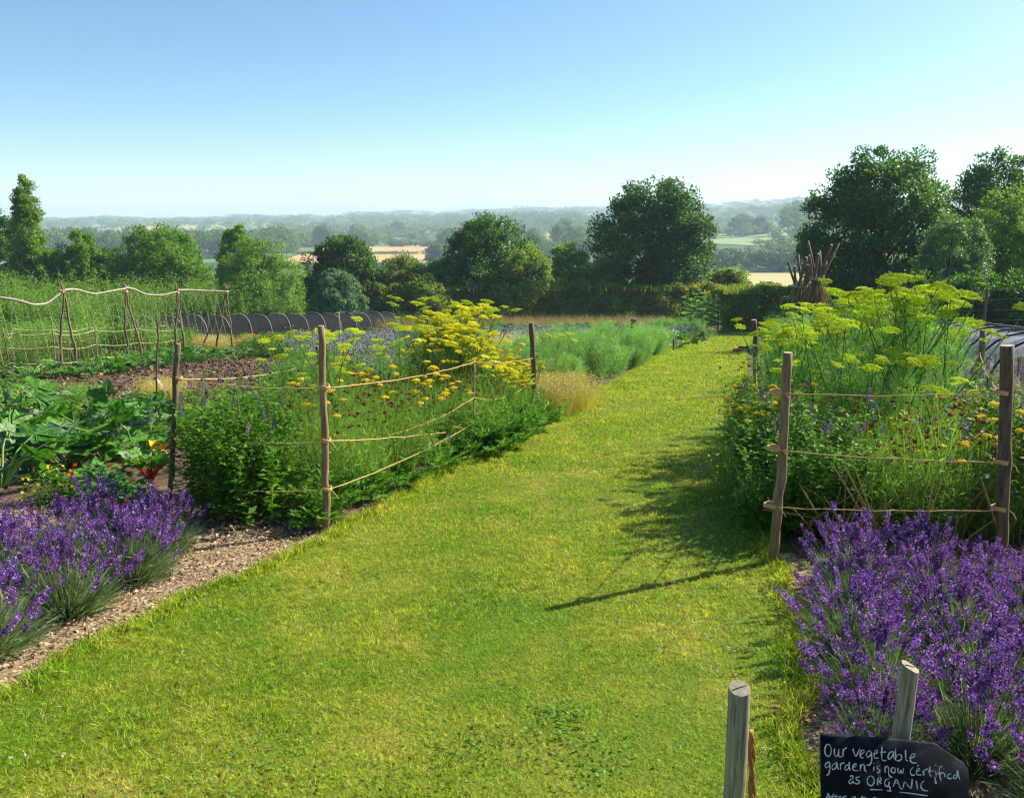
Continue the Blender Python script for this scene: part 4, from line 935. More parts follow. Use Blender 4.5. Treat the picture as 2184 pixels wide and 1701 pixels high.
def weeds(name, poly, n, h, mat, w=.012, leafy=True):
    xy = scatter(poly, n); b = MB(); grass(b, xy, h * U(.4, 1.2, n), w, .5)
    if leafy:
        p = np.column_stack([xy, gz(xy[:, 0], xy[:, 1]) + h * U(.2, .8, n)]); b.leaf(p, rdir(n), UP + rng.normal(size=(n, 3)) * .5, h * .5 * U(.5, 1.2, n), h * .25, .15)
    return tag(b.build(name, mat), kind='stuff')
weeds('weeds', [(-16, 10), (-8.5, 10.2), (-8.4, 14), (-10.8, 17), (-13, 20), (-24, 26), (-30, 24)], 9000, .22, M['weed'])
weeds('weeds', [(-9, 19.6), (-6.8, 24), (-4.6, 16.5), (-4.4, 13), (-3, 12), (-1, 17), (2, 26), (4, 33), (-5, 36), (-14, 36), (-17, 24), (-11, 22)], 16000, .22, M['weed'], .014)
weeds('weeds', [(-30, 28), (-19, 30), (-16, 44), (-5, 52), (-34, 54)], 7000, .3, M['weed'], .03)
weeds('weeds', [(5.4, 17), (8, 26.5), (12.4, 40), (26, 42), (24, 22), (16, 18), (13.4, 21), (10, 21), (7, 14), (6, 14)], 14000, .28, M['weed'], .018)
weeds('weeds', [(3.3, 4.9), (5.5, 5), (9, 9), (6, 9), (5, 8.5), (4, 7)], 4500, .18, M['weed'], .01)
weeds('weeds', [(-3.6, 8.5), (-2.2, 8.5), (-2.0, 11), (-4, 11.5)], 1800, .3, M['weed'], .01)
weeds('dry_grass', [(-12, 44), (-4, 41), (4, 41), (9.5, 43), (10, 56), (-14, 60)], 22000, .9, M['dry'], .022, False)
weeds('dry_grass', [(11.5, 18), (17, 20), (22, 27), (15, 26)], 3500, .45, M['dry'], .012, False)
# thin brown stalks low in the shaded front of the right bed
b = MB()
for i in range(34):
    x0, y0 = U(1.8, 2.9), U(4.62, 4.95); z0 = g1(x0, y0); x1 = x0 + U(-.3, .35)
    b.tube([(x0, y0, z0), (x0 + U(-.1, .1), y0 - .03, z0 + U(.1, .25)), (x1, y0 - U(0, .08), z0 + U(.25, .6))], [.008, .006, .004], 5, False)
tag(b.build('dead_stalks', M['dry']), 'pale dead stalks bent low in the shaded front of the right bed', 'dead stalks')
# daisies in the right lavender
for i, (px, py, Y) in enumerate([(2030, 1412, 2.95), (2070, 1420, 2.95), (2090, 1415, 2.9), (2110, 1420, 3.0), (2095, 1450, 2.85), (2062, 1408, 3.05)]):
    p = at(px, py, Y); o = thing('daisy', ['white daisy, leftmost among the right lavender', 'white daisy in the middle of the group in the lavender', 'white daisy just right of the middle one in the lavender', 'white daisy, rightmost in the lavender', 'white daisy, lowest in the lavender', 'white daisy, highest in the lavender'][i], 'daisy', (p.x, Y, g1(p.x, Y)), 'daisies in the right lavender')
    h = p.z - g1(p.x, Y); s = MB(); s.tube([(0, 0, 0), (.01, .01, h * .5), (0, 0, h)], .003, 5, False); s.build('stem', M['stem'], o)
    f = MB(); star_flower(f, np.array([0, 0, h]), unit(np.array([U(-.3, .3), -.6, .8])), .022, 13); f.build('petal_ring', M['white'], o)
    f = MB(); f.dots(np.array([[0, -.004, h + .006]]), .008); f.build('flower_eye', M['yarrow'], o)

# ------------------------------------------------------------------ posts, twine, fences
def wobble(a, b, n, amp):
    a = np.array(a, float); b = np.array(b, float); t = np.linspace(0, 1, n)[:, None]
    w = np.cumsum(rng.normal(size=(n, 3)) * amp, 0); w = w - t * w[-1] - (1 - t) * w[0]; w[:, 2] = 0
    return a + (b - a) * t + w

def pole(parent, name, a, b, r0, r1, mat, amp=.006, n=12, sides=10, cut=True):
    P = wobble(a, b, n, amp); R = np.linspace(r0, r1, n) * (1 + rng.normal(size=n) * .05)
    m = MB(); m.tube(P, R, sides, True); o = m.build(name, mat, parent, True)
    if cut:
        e = MB(); d = unit(P[-1] - P[-2]); s = unit(np.cross(d, [.3, 1, .1])); s2 = np.cross(d, s); an_ = np.arange(10) / 10 * 6.283
        ring = P[-1] + d * .0015 + R[-1] * .97 * (np.cos(an_)[:, None] * s + np.sin(an_)[:, None] * s2)
        e.add(np.vstack([P[-1] + d * .003, ring]), [(0, 1 + i, 1 + (i + 1) % 10) for i in range(10)]); e.build('cut_end', M['wood_cut'], o)
    return o

def strand(parent, pts, sag=.03, r=.0035, mat=None, name='twine'):
    m = MB()
    for a, b in zip(pts[:-1], pts[1:]):
        a = np.array(a); b = np.array(b); t = np.linspace(0, 1, 14)[:, None]
        P = a + (b - a) * t; P[:, 2] -= sag * 4 * (t[:, 0] * (1 - t[:, 0])) * np.linalg.norm(b - a); P[1:-1] += rng.normal(size=(12, 3)) * .0025
        m.tube(P, r, 5, True)
        k = int(np.linalg.norm(b - a) * 150); i = rng.integers(0, 13, k); q = P[i] + (P[i + 1] - P[i]) * U(0, 1, k)[:, None]
        m.ribbon(q, rdir(k), np.zeros((k, 3)), U(.008, .024, k), .0011, 1)
    return m.build(name, mat or M['twine'], parent)

def knot(parent, p, r):
    m = MB()
    for dz in (-.008, 0, .008):
        an_ = np.linspace(0, 6.283, 13); m.tube([(p[0] + math.cos(a) * r, p[1] + math.sin(a) * r, p[2] + dz + .004 * math.sin(a * 2)) for a in an_], .005, 5, False)
    m.tube([(p[0] + r, p[1] - r * .5, p[2]), (p[0] + r + .03, p[1] - r, p[2] - .025), (p[0] + r + .05, p[1] - r, p[2] - .06)], .003, 5)
    m.build('knot', M['twine'], parent)

def gp(px, py):
    x, y = G(px, py); return np.array([x, y, g1(x, y)])
def up(p, px, py): return np.array(at(px, py, p[1]))     # point above a base, at its depth

pA, pB, pC, pM = gp(697, 1135), gp(355, 1096), gp(1140, 912), gp(1012, 965)
fence = thing('twine_fence', 'round post and jute twine fence around the left flower bed', 'fence', tuple(pA))
org = pA.copy()
def L_(p): return tuple(np.array(p) - org)
tA, tB, tC = up(pA, 684, 695), up(pB, 380, 733), up(pC, 1133, 688)
pole(fence, 'post', L_(pA - [0, 0, .1]), L_(tA), .026, .021, M['wood'], .0045, 14)
pole(fence, 'post', L_(pB - [0, 0, .1]), L_(tB), .021, .018, M['wood_dark'], .006, 12)
pole(fence, 'post', L_(pC - [0, 0, .1]), L_(tC), .036, .030, M['wood_dark'], .006, 12)
pM_t = up(pM, 1011, 768); pole(fence, 'post', L_(pM - [0, 0, .1]), L_(pM_t), .010, .008, M['wood_pale'], .004, 10)
K2 = np.array(at(914, 760, 12.0)); K2[2] = g1(K2[0], 12.0); tK2 = up(K2, 912, 680); pole(fence, 'post', L_(K2), L_(tK2), .045, .042, M['wood_dark'], .004, 10)
K1 = np.array(at(680, 800, 12.4)); K1[2] = g1(K1[0], K1[1]); tK1 = up(K1, 676, 738); pole(fence, 'post', L_(K1), L_(tK1), .028, .025, M['wood_dark'], .004, 10)
st = gp(1147, 905); pole(fence, 'post', L_(st - [0, 0, .1]), L_(up(st, 1146, 838)), .024, .023, M['wood'], .003, 8)
def on(p, px, py, dx=0): q = np.array(at(px, py, p[1] - .03)); return q
A = [on(pA, 691, 827), on(pA, 693, 941), on(pA, 695, 1045)]
Bq = [on(pB, 377, 808), on(pB, 376, 936), on(pB, 370, 1032)]
for a, b_ in zip(A, Bq): strand(fence, [L_(a), L_(b_)], .02)
mid = [on(pM, 1011, 772), on(pM, 1011, 848), on(pM, 1012, 900)]
Cc = [on(pC, 1136, 764), on(pC, 1139, 806), on(pC, 1140, 850)]
strand(fence, [L_(A[0]), L_(mid[0]), L_(Cc[0])], .012); strand(fence, [L_(A[1]), L_(mid[2] + [-.25, -.6, .05])], .004)
strand(fence, [L_(A[2]), L_(mid[2])], .015); strand(fence, [L_(mid[1]), L_(Cc[1])], .06); strand(fence, [L_(mid[2] + [0, 0, .05]), L_(Cc[2])], .03)
strand(fence, [L_(mid[1] + [-.7, -1.3, -.05]), L_(mid[1])], .03)
strand(fence, [L_(Bq[0]), L_(on(K1, 677, 768)), L_(on(K2, 912, 744))], .012)
for q in A: knot(fence, L_(q + [0, .03, 0]), .028)
for q in Bq[:2]: knot(fence, L_(q + [0, .03, 0]), .022)
knot(fence, L_(mid[0] + [0, .03, 0]), .012)

pD, pE, pF = gp(1650, 1200), gp(2135, 1208), gp(1611, 842)
fence2 = thing('twine_fence', 'rough post and jute twine fence around the right fennel bed', 'fence', tuple(pD)); org = pD.copy()
tD, tE, tF = up(pD, 1680, 752), up(pE, 2147, 737), up(pF, 1607, 682)
pole(fence2, 'post', L_(pD - [0, 0, .1]), L_(tD), .031, .026, M['wood'], .005, 14, 12)
pole(fence2, 'post', L_(pE - [0, 0, .1]), L_(tE), .034, .033, M['wood_dark'], .005, 14, 12)
pole(fence2, 'post', L_(pF - [0, 0, .1]), L_(tF), .045, .040, M['wood_dark'], .010, 12)
Dq = [on(pD, 1657, 838), on(pD, 1652, 958), on(pD, 1645, 1080)]; Eq = [on(pE, 2140, 838), on(pE, 2140, 986), on(pE, 2135, 1086)]
for a, b_ in zip(Dq, Eq): strand(fence2, [L_(a), L_(b_)], .012)
Fq = [on(pF, 1612, 770), on(pF, 1612, 795), on(pF, 1612, 818)]
for a, b_ in zip(Dq, Fq): strand(fence2, [L_(a), L_(b_)], .035, .0035)
bk = np.array([5.2, 9.0, g1(5.2, 9.0)]); pole(fence2, 'post', L_(bk), L_(bk + [0, 0, 1.25]), .036, .033, M['wood'], .006, 10)
for q, h_ in zip(Eq, (1.0, .65, .3)): strand(fence2, [L_(q), L_(bk + [0, 0, h_])], .015)
F2 = np.array([6.6, 13.6, g1(6.6, 13.6)])
strand(fence2, [L_(Fq[0]), L_(bk + [-.6, 2.5, .9])], .02)
for q in Dq: knot(fence2, L_(q + [0, .03, 0]), .035)
for q in Eq: knot(fence2, L_(q + [0, .03, 0]), .038)
knot(fence2, L_(Fq[0]), .045)

# small stakes and canes
def cane(px, py, tpx, tpy, r, label, name='cane', mat='wood_dark', cat='cane', amp=.006):
    p = gp(px, py); t = up(p, tpx, tpy); o = thing(name, label, cat, tuple(p)); pole(o, 'shaft', (0, 0, -.05), tuple(t - p), r, r * .8, M[mat], amp, 10, 7)
    return o, p
o, p = cane(334, 868, 335, 672, .014, 'tall dark cane beside the white plank at the soil edge')
o, p = cane(1207, 868, 1205, 822, .02, 'short dark stake in the golden chamomile', 'stake', cat='stake')
o, p = cane(1437, 748, 1437, 722, .03, 'short dark stake at the lawn edge past the feathery row', 'stake', cat='stake')
p = np.array(at(728, 760, 19)); p[2] = g1(p[0], 19); o = thing('cane', 'thin pale cane with a short crossbar on top behind the front post', 'cane', tuple(p))
t = np.array(at(722, 668, 19)) - p; pole(o, 'shaft', (0, 0, 0), tuple(t), .022, .018, M['wood_pale'], .006); m = MB(); m.tube([t + [-.16, 0, -.01], t + [.02, 0, .01]], .018, 6); m.build('crossbar', M['wood_pale'], o)
p = np.array(at(1350, 705, 30)); p[2] = g1(p[0], 30); o = thing('post', 'dark square post before the cabbage row', 'post', tuple(p)); t = np.array(at(1349, 683, 30)) - p
m = MB(); m.box((0, 0, t[2] / 2), .16, .16, t[2]); m.build('shaft', M['wood_dark'], o); m = MB(); m.box((0, 0, t[2] + .02), .2, .2, .04); m.build('cap', M['wood_dark'], o)
# white plank leaning from the cane
p = gp(340, 858); a = np.array(at(331, 806, p[1] + .1)) - p; b_ = np.array(at(362, 856, p[1] - .1)) - p
o = thing('plank', 'white narrow plank leaning against the dark cane', 'plank', tuple(p)); m = MB(); n_ = 8
m.tube([a + (b_ - a) * t for t in np.linspace(0, 1, n_)], np.linspace(.03, .05, n_), 4); m.build('board', M['white_paint'], o)
m = MB(); m.tube([a + [0, 0, .0], a + (b_ - a) * .04], .04, 6); m.build('grip', M['wood_dark'], o)

# bean frame
bf = gp(150, 795); frame = thing('bean_frame', 'rustic bean frame of crossed poles with a wavy pale ridge pole', 'bean frame', tuple(bf)); org = bf.copy()
pairs = [((-70, 805), (-25, 795), (-48, 632), 17.2), ((128, 797), (168, 782), (133, 622), 18.9), ((275, 772), (310, 760), (268, 622), 21.0), ((375, 757), (400, 752), (378, 624), 23.0), ((465, 748), (502, 756), (482, 625), 24.6)]
tops = []
for (f1, f2, ap, Yd) in pairs:
    apx = np.array(at(ap[0], ap[1], Yd)); tops.append(apx)
    for k, f_ in enumerate((f1, f2)):
        x, y = G(*f_); y = Yd + (-.35 if k == 0 else .35); x = (f_[0] - CX) / F * y * 1.02; q = np.array([x, y, g1(x, y)])
        d = apx - q; e = q + d * (1.13 if k else 1.10); pole(frame, 'pole', L_(q), L_(e), .034, .020, M['wood_dark'] if k == 0 else M['wood'], .022, 12, 7)
x, y = G(432, 752); q = np.array([(432 - CX) / F * 24.9 * 1.02, 24.9, 0]); q[2] = g1(q[0], q[1]); pole(frame, 'pole', L_(q), L_(tops[4] + (tops[4] - q) * .1), .028, .018, M['wood_dark'], .01)
rp = [[(-48, 628), (40, 640), (70, 650), (100, 648), (133, 622)], [(125, 620), (160, 616), (200, 628), (240, 620), (268, 615)], [(262, 612), (285, 616), (310, 628), (345, 630), (378, 622)], [(372, 619), (400, 618), (440, 620), (488, 622)]]
for (a, b_), pl in zip(zip(pairs[:-1], pairs[1:]), rp):
    n_ = len(pl); P = [np.array(at(*pl[i], a[3] + (b_[3] - a[3]) * i / (n_ - 1))) - org for i in range(n_)]
    tt = np.linspace(0, n_ - 1, 18); P = np.array(P); PP = np.stack([np.interp(tt, np.arange(n_), P[:, k]) for k in range(3)], 1)
    PP[1:-1] = (PP[:-2] + PP[1:-1] * 2 + PP[2:]) / 4
    m = MB(); m.tube(PP, np.linspace(.030, .022, 18), 7); m.build('ridge_pole', M['wood_pale'], frame, True)
m = MB()
for (a, b_) in zip(tops[:-1], tops[1:]):
    for t in np.linspace(.08, .92, 7):
        q = a + (b_ - a) * t + [0, 0, -.02]; z = g1(q[0] + .35, q[1] - .3); m.tube([q - org, np.array([q[0] + .38, q[1] - .25, z + .1]) - org], .003, 4, False)
        z = g1(q[0] - .3, q[1] + .3); m.tube([q - org, np.array([q[0] - .3, q[1] + .3, z + .1]) - org], .003, 4, False)
m.build('climbing_string', M['twine_pale'], frame)
m = MB()
for t in tops:
    for dz in (-.02, .0, .02): m.tube([np.array([t[0] + math.cos(a) * .05, t[1] + math.sin(a) * .05, t[2] + dz]) - org for a in np.linspace(0, 6.3, 10)], .012, 5, False)
m.build('lashing', M['twine'], frame)

# low twine pen round the peas
pen = [(20, 792, 718), (120, 788, 728), (210, 776, 735), (300, 770, 728), (395, 764, 720)]
base = [gp(px, py - 4) for px, py, _ in pen]; org = base[0].copy()
penf = thing('twine_fence', 'low fence of thin stakes and slack pale twine below the bean frame', 'fence', tuple(org))
backs = [np.array([p[0] - 1.9, p[1] + 3.4, 0]) for p in base]
for p in backs: p[2] = g1(p[0], p[1])
for row in (base, backs):
    for p in row: pole(penf, 'stake', L_(p), L_(p + [U(-.03, .03), 0, U(.95, 1.25)]), .017, .014, M['wood'], .006, 8, 6)
    for h_ in (.18, .5, .82): strand(penf, [L_(p + [0, -.03, h_ + U(-.04, .04)]) for p in row], .045, .009, M['twine_pale'])
for p, q in ((base[0], backs[0]), (base[-1], backs[-1])):
    for h_ in (.5, .82): strand(penf, [L_(p + [0, 0, h_]), L_(q + [0, 0, h_])], .04, .009, M['twine_pale'])

# black net tunnel
ta = np.array([-14.6, 30.0]); tb = np.array([-6.9, 45.0]); org = np.array([*ta, g1(*ta)])
tun = thing('net_tunnel', 'long low black net tunnel on pale hoops behind the bean frame', 'net tunnel', tuple(org))
ax = unit((tb - ta)[None])[0]; pr = np.array([ax[1], -ax[0]]); nh = 15; Wt, Ht = .75, 1.02
def arch(c, t, W_, H_, lift=0):
    a = math.pi * t; q = c + pr_ * W_ * math.copysign(abs(math.cos(a)) ** .7, math.cos(a)); return np.array([q[0], q[1], g1(c[0], c[1]) + H_ * math.sin(a) ** .8 + lift])
pr_ = pr
for i in range(nh):
    c = ta + (tb - ta) * i / (nh - 1); m = MB(); m.tube([arch(c, t, Wt + .03, Ht * (1 + .03 * math.sin(i * 3)) + .03) - org for t in np.linspace(0, 1, 17)], .011, 6); m.build('hoop', M['hoop_pale'], tun, True)
V_ = []; ns_ = 65; nt_ = 15
for i in range(ns_):
    c = ta + (tb - ta) * i / (ns_ - 1); s = abs(math.sin(i / (ns_ - 1) * (nh - 1) * math.pi)); V_ += [arch(c, t, Wt - .02 * s, Ht * (1 - .03 * s) - .01) - org for t in np.linspace(0, 1, nt_)]
T_ = []
for i in range(ns_ - 1):
    for j in range(nt_ - 1): q = i * nt_ + j; T_ += [(q, q + 1, q + nt_ + 1), (q, q + nt_ + 1, q + nt_)]
m = MB(); m.add(V_, T_); m.build('net', M['net_black'], tun, True)

# grey mesh tunnel on the right
ta = np.array([10.6, 19.5]); tb = np.array([6.8, 9.8]); org = np.array([*ta, g1(*ta)])
tun2 = thing('net_tunnel', 'sagging grey mesh tunnel on black hoops at the right edge', 'net tunnel', tuple(org))
ax = unit((tb - ta)[None])[0]; pr_ = np.array([ax[1], -ax[0]]); nh = 9; Wt, Ht = .9, 1.12
for i in range(nh):
    c = ta + (tb - ta) * i / (nh - 1); m = MB(); m.tube([arch(c, t, Wt + .03, Ht + .03) - org for t in np.linspace(0, 1, 17)], .016, 6); m.build('hoop', M['hoop_dark'], tun2, True)
V_ = []
for i in range(ns_):
    c = ta + (tb - ta) * i / (ns_ - 1); s = abs(math.sin(i / (ns_ - 1) * (nh - 1) * math.pi)); V_ += [arch(c, t, Wt * (1 - .05 * s), Ht * (1 - .2 * s) - .01 + .015 * math.sin(i * 2.3 + t * 19)) - org for t in np.linspace(0, 1, nt_)]
m = MB(); m.add(V_, T_); m.build('mesh_cover', M['net_grey'], tun2, True)
ta = np.array([13.4, 19.5]); tb = np.array([9.4, 10.2]); org = np.array([*ta, g1(*ta)])
tun3 = thing('net_tunnel', 'second grey mesh tunnel with big black hoops behind the sagging one', 'net tunnel', tuple(org))
ax = unit((tb - ta)[None])[0]; pr_ = np.array([ax[1], -ax[0]]); nh = 7; Wt, Ht = .95, 1.4
for i in range(nh):
    c = ta + (tb - ta) * i / (nh - 1); m = MB(); m.tube([arch(c, t, Wt + .03, Ht + .03) - org for t in np.linspace(0, 1, 17)], .018, 6); m.build('hoop', M['hoop_dark'], tun3, True)
V_ = []
for i in range(ns_):
    c = ta + (tb - ta) * i / (ns_ - 1); s = abs(math.sin(i / (ns_ - 1) * (nh - 1) * math.pi)); V_ += [arch(c, t, Wt * (1 - .05 * s), Ht * (1 - .16 * s) - .01) - org for t in np.linspace(0, 1, nt_)]
m = MB(); m.add(V_, T_); m.build('mesh_cover', M['net_grey'], tun3, True)

# three wigwams of old poles and dried stalks
for k, (px, top, Yd, Rr, lab, nn) in enumerate([(1706, 608, 26.5, .70, 'squat brown wigwam of crossed sticks, left of the pair', 8), (1742, 592, 26.0, .85, 'tall brown wigwam of thick sticks and dried stalks, right of the pair', 10)]):
    nk = np.array(at(px, top, Yd)); z0 = g1(nk[0], Yd); o = thing('stick_wigwam', lab, 'wigwam', (nk[0], Yd, z0), 'wigwams beyond the fennel'); H_ = nk[2] - z0
    for i in range(nn):
        a = i / nn * 6.283 + .3; f_ = np.array([math.cos(a) * Rr, math.sin(a) * Rr, 0]); nk_ = np.array([math.cos(a + 2.3) * .17, math.sin(a + 2.3) * .17, H_]); d = nk_ - f_; pole(o, 'pole', tuple(f_), tuple(f_ + d * U(1.12, 1.5)), .055, .04, M['wood_dark'], .014, 9, 7)
    m = MB(); n_ = 1000; a = U(0, 6.283, n_); t = U(0, .8, n_); rr_ = (Rr - (Rr - .2) * t) * U(.85, 1.05, n_); p0 = np.column_stack([np.cos(a) * rr_, np.sin(a) * rr_, t * H_])
    m.ribbon(p0, np.column_stack([-np.cos(a) * (Rr - .18), -np.sin(a) * (Rr - .18), np.full(n_, H_)]) + rng.normal(size=(n_, 3)) * .12, np.zeros((n_, 3)), U(.25, .6, n_), .028, 2); m.build('dried_stalk', M['thatch'], o)
    m = MB()
    for dz in (-.05, 0, .05): m.tube([np.array([math.cos(a) * .2, math.sin(a) * .2, H_ + dz]) for a in np.linspace(0, 6.3, 10)], .03, 6, False)
    m.build('lashing', M['wood_pale'], o)

# wire fence at the right
wf = [np.array(at(px, py, Yd)) for px, py, Yd in ((1745, 640, 33), (1860, 628, 31), (1990, 622, 29.5), (2105, 618, 28), (2230, 612, 26.5))]
org = np.array([wf[0][0], wf[0][1], g1(wf[0][0], wf[0][1])]); wff = thing('wire_fence', 'post and wire fence grown with climbers on the right', 'fence', tuple(org))
for p in wf: q = np.array([p[0], p[1], g1(p[0], p[1])]); pole(wff, 'post', L_(q), L_(p + [0, 0, .05]), .05, .045, M['wood_dark'], .005, 8, 7)
for h_ in (.02, .35, .7, 1.05):
    m = MB(); m.tube([np.array(L_(p - [0, 0, h_])) for p in wf], .006, 5); m.build('wire', M['wire'], wff)

# pail and tool at the far right of the lawn
x, y = G(1648, 742); o = thing('pail', 'pale grey pail at the lawn edge behind the slim far post', 'pail', (x, y, g1(x, y)))
m = MB(); m.tube([(0, 0, 0), (0, 0, .02), (0, 0, .5), (0, 0, .52)], [.18, .19, .25, .255], 20); m.build('body', M['pail'], o, True)
m = MB(); m.tube([(.25 * math.cos(a), 0, .5 + .22 * math.sin(a)) for a in np.linspace(0, math.pi, 12)], .010, 6, False); m.build('handle', M['wire'], o)
m = MB(); m.tube([(.256 * math.cos(a), .256 * math.sin(a), .52) for a in np.linspace(0, 6.2832, 21)], .012, 6, False); m.build('rim', M['pail'], o)
x, y = G(1590, 750); o = thing('garden_tool', 'orange and grey tool lying on the far lawn by the slim post', 'garden tool', (x, y, g1(x, y)))
m = MB(); m.tube([(-.42, 0, .06), (-.40, 0, .06), (.12, .02, .07), (.14, .02, .07)], [.03, .05, .05, .03], 8); m.build('handle', M['tool_orange'], o, True)
m = MB(); m.tube([(.1, .02, .07), (.2, .02, .08), (.45, .05, .08)], [.04, .04, .03], 8); m.build('neck', M['tool_grey'], o, True)
m = MB(); m.box((.6, .06, .10), .34, .12, .08, .1); [m.box((-.1 + .2 * i, .2, .10), .05, .16, .1) for i in range(5)]; m.box((.3, .28, .10), .95, .06, .05); m.build('head', M['rubber'], o)

# front stake with a hank of rope
def stake_obj(px, top, Yd, r, label, name, lean=0.0):
    t = np.array(at(px, top, Yd)); z = g1(t[0], Yd); o = thing(name, label, 'stake' if name == 'stake' else 'sign', (t[0], Yd, z)); return o, t - [t[0], Yd, z]
o, t = stake_obj(1577, 1466, 2.15, .03, 'thick grey round stake at the bottom edge with rope behind it', 'stake')
def shaft(o, t, r, cutdir):
    P = np.array([[.012, .02, -.12], [.010, .015, t[2] * .3], [.004, .004, t[2] * .7], [0, 0, t[2]]]); n_ = 26
    tt = np.linspace(0, 3, n_); PP = np.stack([np.interp(tt, np.arange(4), P[:, k]) for k in range(3)], 1); S = 28; an_ = np.arange(S) / S * 6.283; V_ = []
    gr = rng.normal(size=S) * .02
    for i, p in enumerate(PP):
        rad = r * (1.03 - .05 * i / n_) * (1 + gr + rng.normal(size=S) * .006); rad[[5, 12, 19, 25]] *= np.array([.90, .95, .92, .94]); rad *= 1 + .012 * math.sin(i * 1.7)
        z = np.full(S, p[2]); 
        if i == n_ - 1: z = z + (np.cos(an_) * cutdir[0] + np.sin(an_) * cutdir[1]) * r * .45
        V_.append(np.column_stack([p[0] + np.cos(an_) * rad, p[1] + np.sin(an_) * rad, z]))
    m = MB(); T_ = []
    for i in range(n_ - 1):
        for j in range(S): q = i * S + j; w = i * S + (j + 1) % S; T_ += [(q, w, w + S), (q, w + S, q + S)]
    m.add(np.concatenate(V_), T_); so = m.build('shaft', M['stake'], o, True)
    top_ = V_[-1]; c = top_.mean(0) + [0, 0, .0015]; e = MB(); e.add(np.vstack([c, top_ * [1, 1, 1]]), [(0, 1 + j, 1 + (j + 1) % S) for j in range(S)]); e.build('cut_end', M['cut_grey'], so)
    m = MB(); d_ = np.array([.9, .3, 0]); m.tube([c - d_ * r * .8 + [0, 0, -.45 * r * .8 * (.9 * cutdir[0] + .3 * cutdir[1]) + .001], c + [0, 0, .0012], c + d_ * r * .8 + [0, 0, .45 * r * .8 * (.9 * cutdir[0] + .3 * cutdir[1]) + .001]], .0012, 4); m.build('crack', M['wood_dark'], so)
shaft(o, t, .0315, (.1, .6))
rp_o = thing('rope', 'frayed orange rope hanging down behind the front stake', 'rope', tuple(o.location))
m = MB()
for k in range(4):
    P = [np.array([.048 + .010 * math.sin(k) + .030 * s ** .8 + .003 * math.cos(s * 22 + k * 1.57), .030 + .004 * math.sin(s * 22 + k * 1.57) + .004 * k, t[2] * .62 - s * .42]) for s in np.linspace(0, 1, 40)]; m.tube(P, .0052, 6)
q = rng.integers(0, 40, 240); n_ = 240; pp = np.array([[.034 + .024 * (i / 40) ** .8, .034, t[2] * .62 - i / 40 * .42] for i in q]); m.ribbon(pp, rdir(n_) + [.5, 0, 0], np.zeros((n_, 3)), U(.01, .028, n_), .0008, 2)
m.build('strand', M['rope'], rp_o)

# black board sign
YB = 1.96; sx = (at(1925, 1500, 2.02)); zb = g1(sx[0], 2.05)
sign = thing('board_sign', 'black slate board with white chalk writing on a round stake', 'sign', (sx[0], 2.03, zb)); org = np.array([sx[0], 2.03, zb])
tt_ = np.array(at(1930, 1408, 2.06)) - org; shaft(sign, np.array([0, 0, tt_[2]]), .0245, (-.9, .25))
sh = [c for c in sign.children if c.name.startswith('shaft')][0]; sh.rotation_euler = (0, math.atan2(tt_[0], tt_[2]), 0)
def bp(zx, zy, dy=0.0):                  # board drawing grid -> point on the board
    px = (2150 + zx / 5.327) / 1.2336; py = (1920 + zy / 5.327) / 1.2336
    return np.array(at(px, py, YB)) - org + [0, dy, 0]
outl = [(50, 78), (180, 74), (320, 82), (520, 96), (700, 104), (860, 118), (1050, 132), (1220, 150), (1290, 158), (1380, 165), (1460, 178), (1560, 180), (1640, 192), (1690, 212), (1730, 242), (1820, 312), (1900, 362), (1990, 425), (2070, 478), (2100, 520), (2108, 620), (2112, 1750), (900, 1760), (62, 1750), (56, 900)]
fr_ = np.array([bp(*p, -.004) for p in outl]); bk_ = np.array([bp(*p, .008) for p in outl]); n_ = len(outl)
from mathutils.geometry import tessellate_polygon
tri = tessellate_polygon([[Vector((p[0], p[2], 0)) for p in fr_]]); m = MB(); T_ = []
for a, b_, c in tri: T_ += [(a, b_, c), (a + n_, c + n_, b_ + n_)]
for i in range(n_): j = (i + 1) % n_; T_ += [(i, i + n_, j + n_), (i, j + n_, j)]
m.add(np.vstack([fr_, bk_]), T_); board = m.build('slate_board', M['slate'], sign)
def ell(cx, cy, rx, ry, n=18): return [(cx + rx * math.cos(a), cy + ry * math.sin(a)) for a in np.linspace(-1.7, 4.75, n)]
